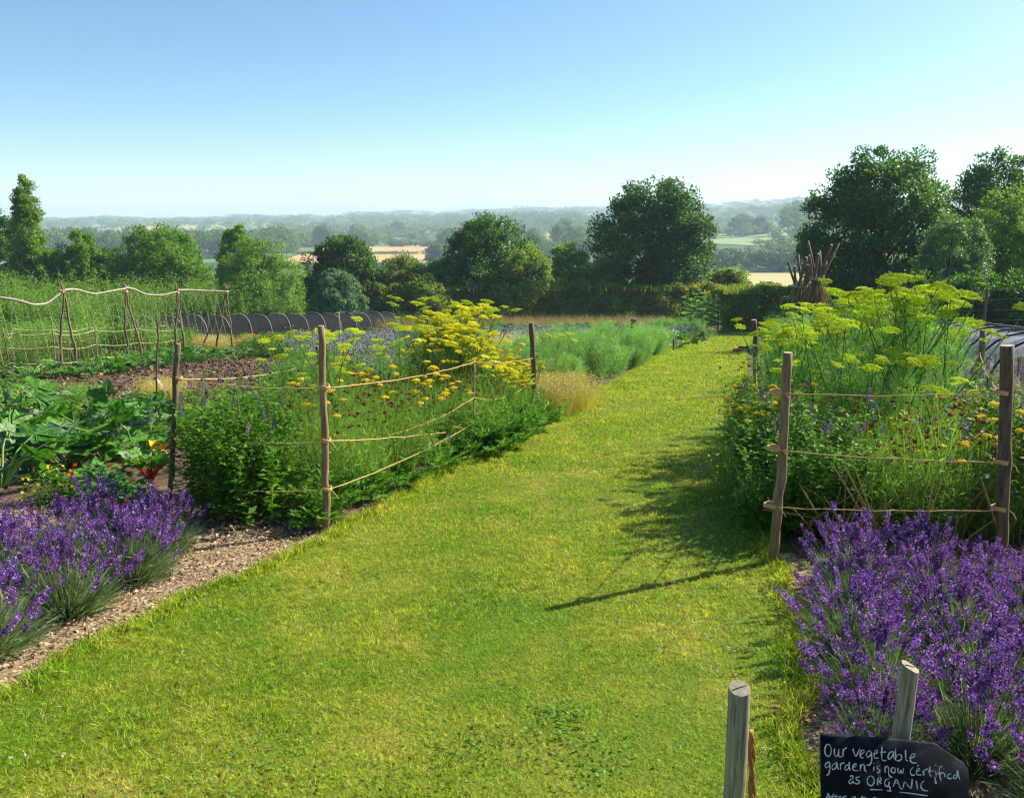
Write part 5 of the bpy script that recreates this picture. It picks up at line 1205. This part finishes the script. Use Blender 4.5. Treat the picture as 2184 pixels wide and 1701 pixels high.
STR = [ell(138, 262, 46, 86), [(228, 240), (222, 300), (240, 345), (270, 340), (288, 290), (290, 240)], [(288, 290), (290, 352), (325, 350)], [(350, 240), (345, 350)], [(348, 290), (365, 245), (398, 222)],
 [(482, 240), (525, 360), (585, 235)], [(592, 325), (645, 290), (640, 255), (605, 262), (583, 310), (595, 365), (635, 370)], [(735, 265), (690, 280), (670, 330), (695, 365), (740, 320), (740, 268), (750, 380), (745, 430), (715, 472), (680, 465)],
 [(782, 320), (835, 290), (828, 258), (795, 270), (775, 320), (790, 375), (845, 370)], [(892, 212), (885, 320), (890, 390), (915, 412), (950, 400)], [(865, 290), (950, 285)],
 [(1050, 275), (1000, 290), (972, 350), (985, 385), (1020, 370), (1055, 300)], [(1052, 275), (1050, 350), (1075, 385)], [(1083, 240), (1080, 320), (1085, 405)], [(1083, 370), (1120, 315), (1165, 330), (1165, 385), (1125, 412), (1088, 400)],
 [(1220, 255), (1222, 340), (1228, 400), (1255, 412)], [(1290, 375), (1350, 345), (1352, 308), (1315, 312), (1283, 360), (1290, 415), (1330, 440), (1380, 435)],
 [(160, 425), (110, 440), (95, 480), (115, 510), (155, 480), (162, 430), (165, 520), (150, 590), (115, 615)], [(265, 430), (205, 460), (190, 510), (210, 535), (250, 510), (265, 435), (268, 500), (290, 530)], [(310, 440), (312, 530)], [(312, 480), (330, 440), (365, 438)],
 [(430, 460), (385, 475), (370, 520), (395, 545), (430, 510), (438, 405), (435, 500), (450, 545)], [(480, 510), (535, 480), (530, 445), (495, 460), (478, 510), (500, 545), (565, 548)], [(590, 460), (588, 550)], [(590, 500), (620, 450), (645, 470), (650, 540), (675, 560)],
 [(780, 490), (775, 550)], [(779, 443), (783, 450)], [(860, 475), (825, 485), (825, 515), (860, 535), (860, 565), (820, 570)], [(935, 480), (935, 570)], [(938, 510), (965, 480), (985, 500), (985, 590), (1005, 632), (1035, 635)], ell(1050, 540, 30, 38),
 [(1115, 510), (1112, 570), (1140, 585), (1155, 530), (1160, 580), (1185, 580), (1195, 510)], [(1330, 500), (1295, 530), (1285, 580), (1310, 610), (1350, 605)], [(1375, 560), (1425, 545), (1415, 510), (1385, 525), (1370, 580), (1390, 610), (1440, 605)], [(1394, 465), (1398, 485)],
 [(1470, 545), (1475, 610)], [(1472, 570), (1490, 535), (1530, 520)], [(1560, 490), (1555, 580), (1570, 620), (1610, 620)], [(1535, 555), (1625, 550)], [(1645, 555), (1650, 625)], [(1638, 465), (1642, 470)], [(1730, 487), (1703, 490), (1692, 560), (1705, 640), (1718, 690)], [(1670, 590), (1755, 575)],
 [(1768, 580), (1772, 635)], [(1757, 518), (1761, 523)], [(1860, 590), (1815, 600), (1805, 640), (1840, 660), (1870, 650)], [(1945, 600), (1900, 610), (1885, 645), (1915, 660), (1950, 620), (1940, 525), (1960, 610), (1978, 668)],
 [(445, 625), (485, 612), (490, 660), (440, 675), (425, 710), (455, 728), (490, 690), (495, 725)], [(580, 632), (530, 640), (530, 670), (575, 690), (580, 715), (545, 732), (510, 720)], ell(735, 688, 50, 68), [(830, 660), (830, 745)], [(825, 660), (875, 640), (880, 680), (840, 690), (885, 725)],
 [(995, 660), (950, 665), (925, 720), (945, 765), (985, 755), (995, 700)], [(960, 770), (1000, 765), (1010, 825)], [(1050, 770), (1085, 660), (1120, 700), (1145, 790), (1180, 805)], [(1060, 720), (1130, 715)], [(1190, 780), (1205, 690), (1300, 810), (1315, 665)], [(1370, 690), (1390, 805)],
 [(1480, 690), (1440, 720), (1435, 780), (1470, 820), (1535, 830)], [(725, 808), (900, 815)], [(960, 822), (1022, 830)], [(1135, 845), (1330, 868), (1530, 898)],
 [(110, 945), (140, 850), (168, 945)], [(115, 910), (165, 908)], [(218, 870), (197, 900), (190, 960)], [(170, 912), (230, 906)], [(250, 880), (248, 950)], [(228, 912), (280, 906)], [(285, 935), (322, 915), (310, 900), (285, 925), (292, 955)], [(345, 910), (345, 955)], [(345, 925), (365, 905), (395, 905)],
 [(475, 920), (515, 905), (525, 955)], [(520, 930), (482, 955)], [(615, 895), (612, 965)], [(590, 925), (670, 920)], [(680, 930), (690, 962), (710, 940), (725, 962), (745, 930)], ell(790, 948, 25, 28)]
i3 = STR.index([s for s in STR if s[0] == (445, 625)][0]); i4 = STR.index([s for s in STR if s[0] == (110, 945)][0]); mm_ = [MB() for _ in range(4)]
for si, s in enumerate(STR):
    m = mm_[0 if si < 17 else 1 if si < i3 else 2 if si < i4 else 3]; s = np.array(s, float)
    if len(s) > 2:
        k = np.linspace(0, len(s) - 1, len(s) * 4); s = np.stack([np.interp(k, np.arange(len(s)), s[:, i]) for i in (0, 1)], 1); s[1:-1] = (s[:-2] + 2 * s[1:-1] + s[2:]) / 4
    m.tube([bp(*p, -.0042) for p in s], .0016 * (1 + .32 * np.sin(np.linspace(U(0, 6), U(6, 12), len(s))) + .12 * rng.normal(size=len(s))), 5)
for m in mm_: m.build('chalk_writing', M['chalk'], board)
m = MB(); sm = [(808, 402), (845, 396), (872, 440), (884, 560), (880, 700), (895, 742), (850, 760), (822, 735), (812, 600), (800, 480)]; c_ = bp(845, 570, -.0047)
m.add(np.vstack([c_] + [bp(*p, -.0047) for p in sm]), [(0, 1 + (i + 1) % 10, 1 + i) for i in range(10)]); m.build('wiped_smear', M['smear'], board)
m = MB(); m.tube([bp(x_, y_, -.0041) for x_, y_ in ((1630, 630), (1640, 690), (1645, 720))], [.001, .002, .0035], 6); m.build('paint_drip', M['chalk'], board)

# white car far down in the valley
x, y = at_val(1635, 246)[0], 246.0; o = thing('parked_car', 'tiny white car parked at the edge of the valley field', 'car', (x, y, g1(x, y) + .45), rz=.2)
m = MB(); prof = [(-1.9, .35), (1.9, .35), (1.95, .8), (1.1, .95), (.6, 1.4), (-1.3, 1.42), (-1.9, .95)]
V_ = [(a, s * .8, z_) for s in (-1, 1) for a, z_ in prof]; T_ = []
for a, b_, c in tessellate_polygon([[Vector((a, z_, 0)) for a, z_ in prof]]): T_ += [(a, b_, c), (a + 7, c + 7, b_ + 7)]
for i in range(7): j = (i + 1) % 7; T_ += [(i, j, j + 7), (i, j + 7, i + 7)]
m.add(V_, T_); m.build('body', M['car_white'], o)
m = MB(); m.box((-.35, 0, 1.17), 1.5, 1.64, .3); m.build('side_window', M['car_glass'], o)
for a in (-1.2, 1.2):
    for s in (-.78, .78): m = MB(); m.tube([(a, s - .1, .33), (a, s + .1, .33)], .33, 14); m.build('wheel', M['rubber'], o)

# ------------------------------------------------------------------ trees
def crown_mesh(w, d, h, prof, ncl, nlf, leaf, mat, clump=.11, seed=0, up_=.0):
    """leaf clumps spread through a crown; prof(t) is the radius share at height share t"""
    b = MB(); ph = rng.uniform(0, 6.28, 6); cs = []
    while len(cs) < ncl:
        t = U(0, 1); a = U(0, 6.283); r = prof(t)
        if U(0, 1) > r + .12: continue
        lump = 1 + .13 * math.sin(3 * a + ph[0] + 4 * t) + .08 * math.sin(5 * a + ph[1] - 9 * t) + .08 * math.sin(11 * t + ph[2] + 2 * a)
        q = U(.35, 1) ** .35 if U(0, 1) < .82 else U(.1, .7)
        lump += .07 * math.sin(7 * a + 13 * t + ph[3]) + .05 * math.sin(13 * a - 17 * t + ph[4]); rr_ = r * lump * q * (1.12 if U(0, 1) < .05 and t < .8 else 1); cs.append((math.cos(a) * rr_ * w / 2, math.sin(a) * rr_ * d / 2, t * h * (1 + .06 * math.sin(4 * a + ph[5])), U(.55, 1.4)))
    cs = np.array(cs); c = np.repeat(cs, nlf, 0); n = len(c); R_ = .80 * clump * w * c[:, 3:4]
    off = rdir(n) * U(.2, 1, n)[:, None] ** .5 * R_ * [[1, 1, .75]]
    p = c[:, :3] + off + np.array([0, 0, up_]) * 0
    out = unit(off + c[:, :3] * [[.35, .35, .2]])
    b.leaf(p, unit(rng.normal(size=(n, 3)) + out * .6), out * 1.2 + rng.normal(size=(n, 3)) * .42 + UP * .4, leaf * U(.6, 1.3, n), leaf * .62 * U(.7, 1.2, n), .15)
    return b, cs

P_ROUND = lambda t: math.sqrt(max(0, 1 - ((t - .42) / .60) ** 2)) if t > .42 else (.72 + .28 * t / .42)
P_DOME = lambda t: math.sqrt(max(0, 1 - t ** 2)) * .97 + .03
P_EGG = lambda t: (.75 + .25 * min(1, t / .3)) * math.sqrt(max(0, 1 - ((t - .3) / .72) ** 2)) if t > .3 else .78 + .22 * t / .3
P_COL = lambda t: (.80 + .20 * min(1, t / .2)) * (1 if t < .3 else .55 + .45 * (1 - smooth((t - .3) / .35))) * math.sqrt(max(0.0, 1 - max(0, (t - .55) / .47) ** 2.2))

def tree(name, label, px, top, hw, Yd, mat, prof=P_ROUND, leaf=.2, ncl=None, nlf=90, cat='tree', trunk=.12, sink=None, clump=.11, group=None, depth=1.0, skirt=.02):
    tp = np.array(at(px, top, Yd)); z0 = g1(tp[0], Yd); H_ = tp[2] - z0; w = 2 * hw / F * Yd
    o = thing(name, label, cat, (tp[0], Yd, z0), group, rz=U(0, 6.28) if abs(depth - 1) < .01 else 0)
    cb = H_ * skirt; h = (H_ - cb) * .97
    ncl = ncl or int(170 + w * h * 7.0)
    b, cs = crown_mesh(w, w * depth, h, prof, ncl, nlf, leaf, mat, clump)
    b.build('crown', mat, o, loc=(0, 0, cb))
    m = MB(); rt = max(.06, w * .03)
    m.tube([(0, 0, -.2), (.05, 0, H_ * .3), (0, .06, H_ * .6), (.03, 0, H_ * .85)], [rt * 1.5, rt, rt * .6, rt * .15], 8)
    for c in cs[rng.permutation(len(cs))[:16]]:
        z1 = min(c[2] + cb, H_ * .8) * U(.45, .75); m.tube([(0, 0, z1), (c[0] * .5, c[1] * .5, (z1 + c[2] + cb) / 2), (c[0], c[1], c[2] + cb)], [rt * .4, rt * .25, rt * .08], 5, False)
    m.build('trunk', M['bark'], o)
    return o

tree('poplar_tree', 'tall narrow pale green poplar at the left edge', 46, 386, 40, 55, M['tree_light'], P_COL, .16, 420, 120, clump=.17)
tree('broadleaf_tree', 'dark tree cut by the left picture edge behind the poplar', -30, 448, 66, 60, M['tree_dark'], P_EGG, .2)
tree('broadleaf_tree', 'small dark green tree right of the poplar with a yellowish lower side', 165, 495, 56, 56, M['tree_mid'], P_EGG, .17)
tree('broadleaf_tree', 'low leafy tree between the poplar and the small dark tree', 108, 530, 40, 57, M['tree_mid'], P_EGG, .16)
tree('broadleaf_tree', 'low dark tree between the small dark tree and the spreading one', 228, 530, 42, 57, M['tree_dark'], P_EGG, .16)
tree('broadleaf_tree', 'spreading bright green tree behind the bean frame', 340, 490, 92, 55, M['tree_mid'], P_ROUND, .18)
tree('broadleaf_tree', 'narrow dark tree rising behind the rounded willow bush', 500, 478, 48, 58, M['tree_mid'], P_EGG, .17)
tree('willow_bush', 'wide rounded olive willow bush left of the wheat field gap', 548, 513, 96, 52, M['bush'], P_DOME, .13, 420, 100, cat='bush', clump=.09)
tree('broadleaf_tree', 'compact dark tree standing before the golden crop field', 735, 503, 72, 58, M['tree_dark'], P_EGG, .19)
tree('willow_bush', 'blue-green willow shrub at the end of the black net tunnel', 717, 578, 56, 49, M['willow'], P_DOME, .13, 260, 120, cat='bush', clump=.10)
tree('hedge_bush', 'loose olive bush right of the compact dark tree', 855, 548, 74, 59, M['hedge'], P_DOME, .17, cat='bush')
tree('broadleaf_tree', 'mid-sized dark tree in the middle of the hedge line', 1040, 464, 88, 60, M['tree_dark'], P_ROUND, .2)
tree('hedge_bush', 'olive bush right of the mid-sized tree', 1125, 530, 72, 57, M['hedge'], P_DOME, .17, cat='bush')
tree('hedge_bush', 'yellow-green bush against the big dark round tree', 1215, 518, 66, 59, M['bush'], P_DOME, .17, cat='bush')
tree('broadleaf_tree', 'big dark round tree right of the centre', 1395, 396, 122, 62, M['tree_dark'], P_ROUND, .23, 640, 110)
tree('hedge_bush', 'sunlit bush at the right foot of the big dark round tree', 1560, 572, 55, 60, M['hedge'], P_DOME, .17, cat='bush')
tree('broadleaf_tree', 'largest dark tree on the right, rising above the wigwams', 1893, 326, 142, 45, M['tree_dark'], P_ROUND, .19, 620, 125)
tree('broadleaf_tree', 'dark tree at the right edge behind the pale birch', 2135, 336, 112, 47, M['tree_dark'], P_EGG, .19, 460, 110)
tree('birch_tree', 'pale small-leaved birch in front of the dark right trees', 2035, 470, 86, 37, M['birch'], P_EGG, .10, 420, 120, clump=.09)
tree('birch_tree', 'yellowish green tree at the right edge in front of the dark one', 2150, 415, 96, 40, M['tree_light'], P_EGG, .13, 460, 110)
for i, (px, Yd) in enumerate([(1950, 34), (2080, 33), (2190, 32)]): tree('bramble_bush', ['dark bramble bush below the largest right tree', 'dark bramble bush behind the wire fence', 'dark bramble bush at the right edge behind the wire fence'][i], px, 590 - 4 * i, 88, Yd, M['tree_dark'], P_DOME, .12, 200, 100, cat='bush')

for i, (px, top, hw, Yd, mt) in enumerate([(655, 588, 50, 58, 'hedge'), (795, 572, 55, 59, 'hedge'), (935, 556, 60, 60, 'bush'), (1290, 556, 50, 59, 'hedge'), (905, 590, 60, 56, 'hedge'), (610, 600, 50, 57, 'bush')]):
    tree('hedge_bush', ['low olive bush below the golden field, left of the blue-green willow', 'low olive bush between the blue-green willow and the compact dark tree', 'yellow-green bush at the left foot of the mid-sized hedge tree', 'olive bush tucked under the left side of the big dark round tree', 'low bush on top of the hedge before the golden field', 'low yellow-green bush at the right foot of the rounded willow bush'][i], px, top, hw, Yd, M[mt], P_DOME, .16, cat='bush')
# clipped hedge along the end of the garden
def hedge(name, label, x0, x1, Yd, top, dep, mat, n, leaf, drop=0):
    a = np.array(at(x0, top, Yd)); b_ = np.array(at(x1, top, Yd)); z0 = g1(a[0], Yd); o = thing(name, label, 'hedge', ((a[0] + b_[0]) / 2, Yd, z0)); L_x = b_[0] - a[0]; H_ = a[2] - z0
    x = U(-L_x / 2, L_x / 2, n); hh = H_ * (1 + .05 * np.sin(x * .9) + .035 * np.sin(x * 2.7 + 1) + .03 * np.sin(x * 6.1)); t = U(0, 1, n); top_ = U(0, 1, n) < .42
    z = np.where(top_, hh * (1 - np.abs(rng.normal(0, .06, n))), hh * t); y = np.where(top_, U(-dep * .15, dep / 2, n), -dep / 2 * (1 - .95 * (z / H_) ** 1.6 + .12 * np.sin(x * 1.7 + z * 2) + .1 * np.sin(x * 4.3 - z * 3)) + np.abs(rng.normal(0, .28, n)))
    m = MB(); out = np.column_stack([np.zeros(n), np.where(top_, -.2, -.8), np.where(top_, 1, .55)])
    m.leaf(np.column_stack([x, y, z]), rdir(n) + UP * .3, out + rng.normal(size=(n, 3)) * .6, leaf * U(.6, 1.3, n), leaf * .6, .15)
    k = 700; xx = U(-L_x / 2, L_x / 2, k); m.ribbon(np.column_stack([xx, U(-dep / 2, dep / 2, k), np.full(k, H_ * .92)]), cone(k, 0, 25), np.zeros((k, 3)), U(.2, .55, k), .04, 2)
    m.build('foliage', mat, o)
    m = MB()
    for q in np.arange(-L_x / 2, L_x / 2, .8): m.tube([(q, 0, 0), (q + U(-.2, .2), U(-.2, .2), H_ * .8)], [.05, .02], 5, False)
    m.build('stem', M['bark'], o)
hedge('hedge', 'long dark hedge with a sunlit top behind the dry grass', 770, 1660, 57, 610, 4.2, M['hedge'], 60000, .17)
hedge('hedge', 'dark hedge closing the end of the mown path', 1535, 1700, 46, 618, 2.2, M['hedge'], 16000, .14)

# ------------------------------------------------------------------ far country
def far_trees(name, spots, mat, leaf=1.3, nq=260):
    """spots: x, y, height, width"""
    b = MB()
    for (x, y, h, w) in spots:
        z = g1(x, y); n = int(nq); d = unit(rng.normal(size=(n, 3))); k = 7; cc = rng.normal(size=(k, 3)) * [[w * .24, w * .24, h * .16]] + [0, 0, h * .58]; i = rng.integers(0, k, n)
        p = cc[i] + d * U(.5, 1, n)[:, None] * [[w * .28, w * .28, h * .27]]; p[:, 2] = np.clip(p[:, 2], .2, h)
        b.leaf(p + [x, y, z] - d * .3, rdir(n), d + UP * .3, leaf * U(.7, 1.3, n), leaf * .8, .1)
    return tag(b.build(name, mat), kind='stuff')
def vx(px, Yd): return at_val(px, Yd)[0]
def band(x0, x1, Y0, Y1, n, h, w):
    return [(vx(U(x0, x1), y_), y_, U(*h), U(*w)) for y_ in U(Y0, Y1, n)]
far_trees('far_wood', band(90, 640, 430, 520, 150, (11, 15), (10, 15)), M['far'], 1.3, 420)
far_trees('far_wood', band(560, 800, 600, 660, 50, (9, 15), (11, 16)), M['far'], 1.4, 320)
far_trees('far_wood', band(-200, 90, 400, 520, 50, (11, 15), (10, 15)), M['far'], 1.3, 260)
far_trees('far_wood', band(780, 1290, 640, 700, 26, (7, 13), (9, 14)) + band(900, 1300, 430, 560, 14, (7, 10), (9, 12)) + band(640, 930, 596, 606, 22, (3, 6), (7, 11)), M['far'], 1.3, 300)
far_trees('far_wood', band(560, 1300, 800, 1100, 130, (8, 14), (10, 18)), M['far'], 1.7, 170)
far_trees('far_wood', band(0, 1500, 1100, 1900, 420, (8, 14), (16, 34)), M['far'], 2.6, 130)
far_trees('far_wood', band(1440, 1800, 950, 1500, 150, (9, 15), (12, 26)), M['far'], 2.2, 150)
far_trees('far_wood', band(-100, 2300, 1900, 2650, 800, (4, 8), (26, 60)), M['far'], 3.6, 60)
far_trees('far_wood', band(1085, 1240, 1080, 1260, 60, (17, 21), (20, 30)), M['far'], 2.2, 200)
far_trees('willow_belt', band(1500, 1735, 312, 350, 34, (6.5, 9), (8, 12)), M['far_l'], .8, 700)
far_trees('far_wood', band(1600, 1770, 380, 470, 16, (8, 11), (9, 13)), M['far'], 1.0, 450)
far_trees('far_wood', band(1490, 1640, 690, 760, 14, (9, 13), (10, 15)), M['far'], 1.3, 300)
far_trees('field_hedge', band(640, 930, 345, 352, 70, (1.2, 2.2), (5, 8)) + band(640, 935, 470, 474, 60, (1, 2), (5, 8)), M['far'], .9, 60)
for i, (px, top, hw, Yd, lab) in enumerate([(1215, 464, 46, 470, 'hazy blue-grey spreading tree left of the big dark round tree'), (1700, 430, 46, 640, 'hazy blue tree on the hill left of the largest right tree'), (1582, 458, 30, 760, 'hazy distant tree above the sloping meadow, left one'), (1618, 462, 22, 740, 'hazy distant tree above the sloping meadow, right one'),
     (928, 520, 22, 400, 'small round hazy tree at the corner of the golden field'), (955, 492, 32, 520, 'hazy tree behind the corner of the golden field'), (1135, 490, 24, 480, 'small hazy tree right of the mid-sized hedge tree'), (690, 480, 26, 600, 'taller hazy tree in the wood behind the golden field'), (600, 484, 34, 500, 'hazy broad tree in the wood above the willow bush'), (848, 474, 20, 900, 'lone pale hazy tree far out on the plain')]):
    tree('distant_tree', lab, px, top, hw, Yd, M['far'], P_DOME, Yd / 480, 120, 60, group='distant trees of the valley', clump=.14)

# ------------------------------------------------------------------ haze, sky, sun, camera
m, nt, ns, L = newmat('haze_air'); v = N(ns, 'ShaderNodeVolumePrincipled'); v.inputs['Color'].default_value = (.62, .77, 1.0, 1); v.inputs['Density'].default_value = .00040; v.inputs['Anisotropy'].default_value = 0
out = N(ns, 'ShaderNodeOutputMaterial'); L.new(v.outputs[0], out.inputs['Volume'])
b = MB(); b.box((0, 1650, 12), 7600, 7700, 118); tag(b.build('haze', m), kind='stuff')

AZ, EL = math.radians(61), math.radians(37)
w = bpy.data.worlds.new('World'); sc.world = w; w.use_nodes = True; nt = w.node_tree; ns = nt.nodes; L = nt.links; ns.clear()
sky = ns.new('ShaderNodeTexSky'); sky.sky_type = 'NISHITA'; sky.sun_disc = False; sky.sun_elevation = EL; sky.sun_rotation = AZ; sky.air_density = 1.0; sky.dust_density = .6; sky.ozone_density = 2.0; sky.altitude = 100
bg = ns.new('ShaderNodeBackground'); bg.inputs[1].default_value = .088; o = ns.new('ShaderNodeOutputWorld')
tc = ns.new('ShaderNodeTexCoord'); mp = ns.new('ShaderNodeVectorMath'); mp.operation = 'MULTIPLY'; mp.inputs[1].default_value = (1, 1, 1.8)
nm = ns.new('ShaderNodeVectorMath'); nm.operation = 'NORMALIZE'; L.new(tc.outputs['Generated'], mp.inputs[0]); L.new(mp.outputs[0], nm.inputs[0]); L.new(nm.outputs[0], sky.inputs[0])
hs = ns.new('ShaderNodeHueSaturation'); hs.inputs['Hue'].default_value = .487; hs.inputs['Saturation'].default_value = 1.12; L.new(sky.outputs[0], hs.inputs['Color']); L.new(hs.outputs[0], bg.inputs[0]); L.new(bg.outputs[0], o.inputs[0])

ld = bpy.data.lights.new('sun', 'SUN'); ld.energy = 5.0; ld.angle = math.radians(.53); ld.color = (1.0, .93, .80)
lo = bpy.data.objects.new('sun', ld); C.objects.link(lo)
sd = Vector((math.sin(AZ) * math.cos(EL), math.cos(AZ) * math.cos(EL), math.sin(EL))); lo.rotation_euler = sd.to_track_quat('Z', 'Y').to_euler(); lo.location = (20, 10, 40)

cd = bpy.data.cameras.new('camera'); cam = bpy.data.objects.new('camera', cd); C.objects.link(cam); cam.location = (0, 0, EYE); cam.rotation_euler = (math.pi / 2 - PITCH, 0, 0)
cd.sensor_width = 36; cd.lens = 36 * .8; cd.clip_start = .05; cd.clip_end = 12000; sc.camera = cam
sc.view_settings.view_transform = 'Standard'; sc.view_settings.look = 'None'; sc.view_settings.exposure = 1.2; sc.view_settings.gamma = 1
sc.render.engine = 'CYCLES'; cy = sc.cycles; cy.max_bounces = 7; cy.diffuse_bounces = 3; cy.glossy_bounces = 2; cy.transmission_bounces = 4; cy.transparent_max_bounces = 12; cy.volume_bounces = 1
sc.cycles.pixel_filter_type = 'BLACKMAN_HARRIS'; sc.cycles.filter_width = 1.2; cy.use_denoising = True; cy.denoiser = 'OPENIMAGEDENOISE'; cy.caustics_reflective = False; cy.caustics_refractive = False; cy.use_adaptive_sampling = True; cy.adaptive_threshold = .015
sc.render.use_persistent_data = False
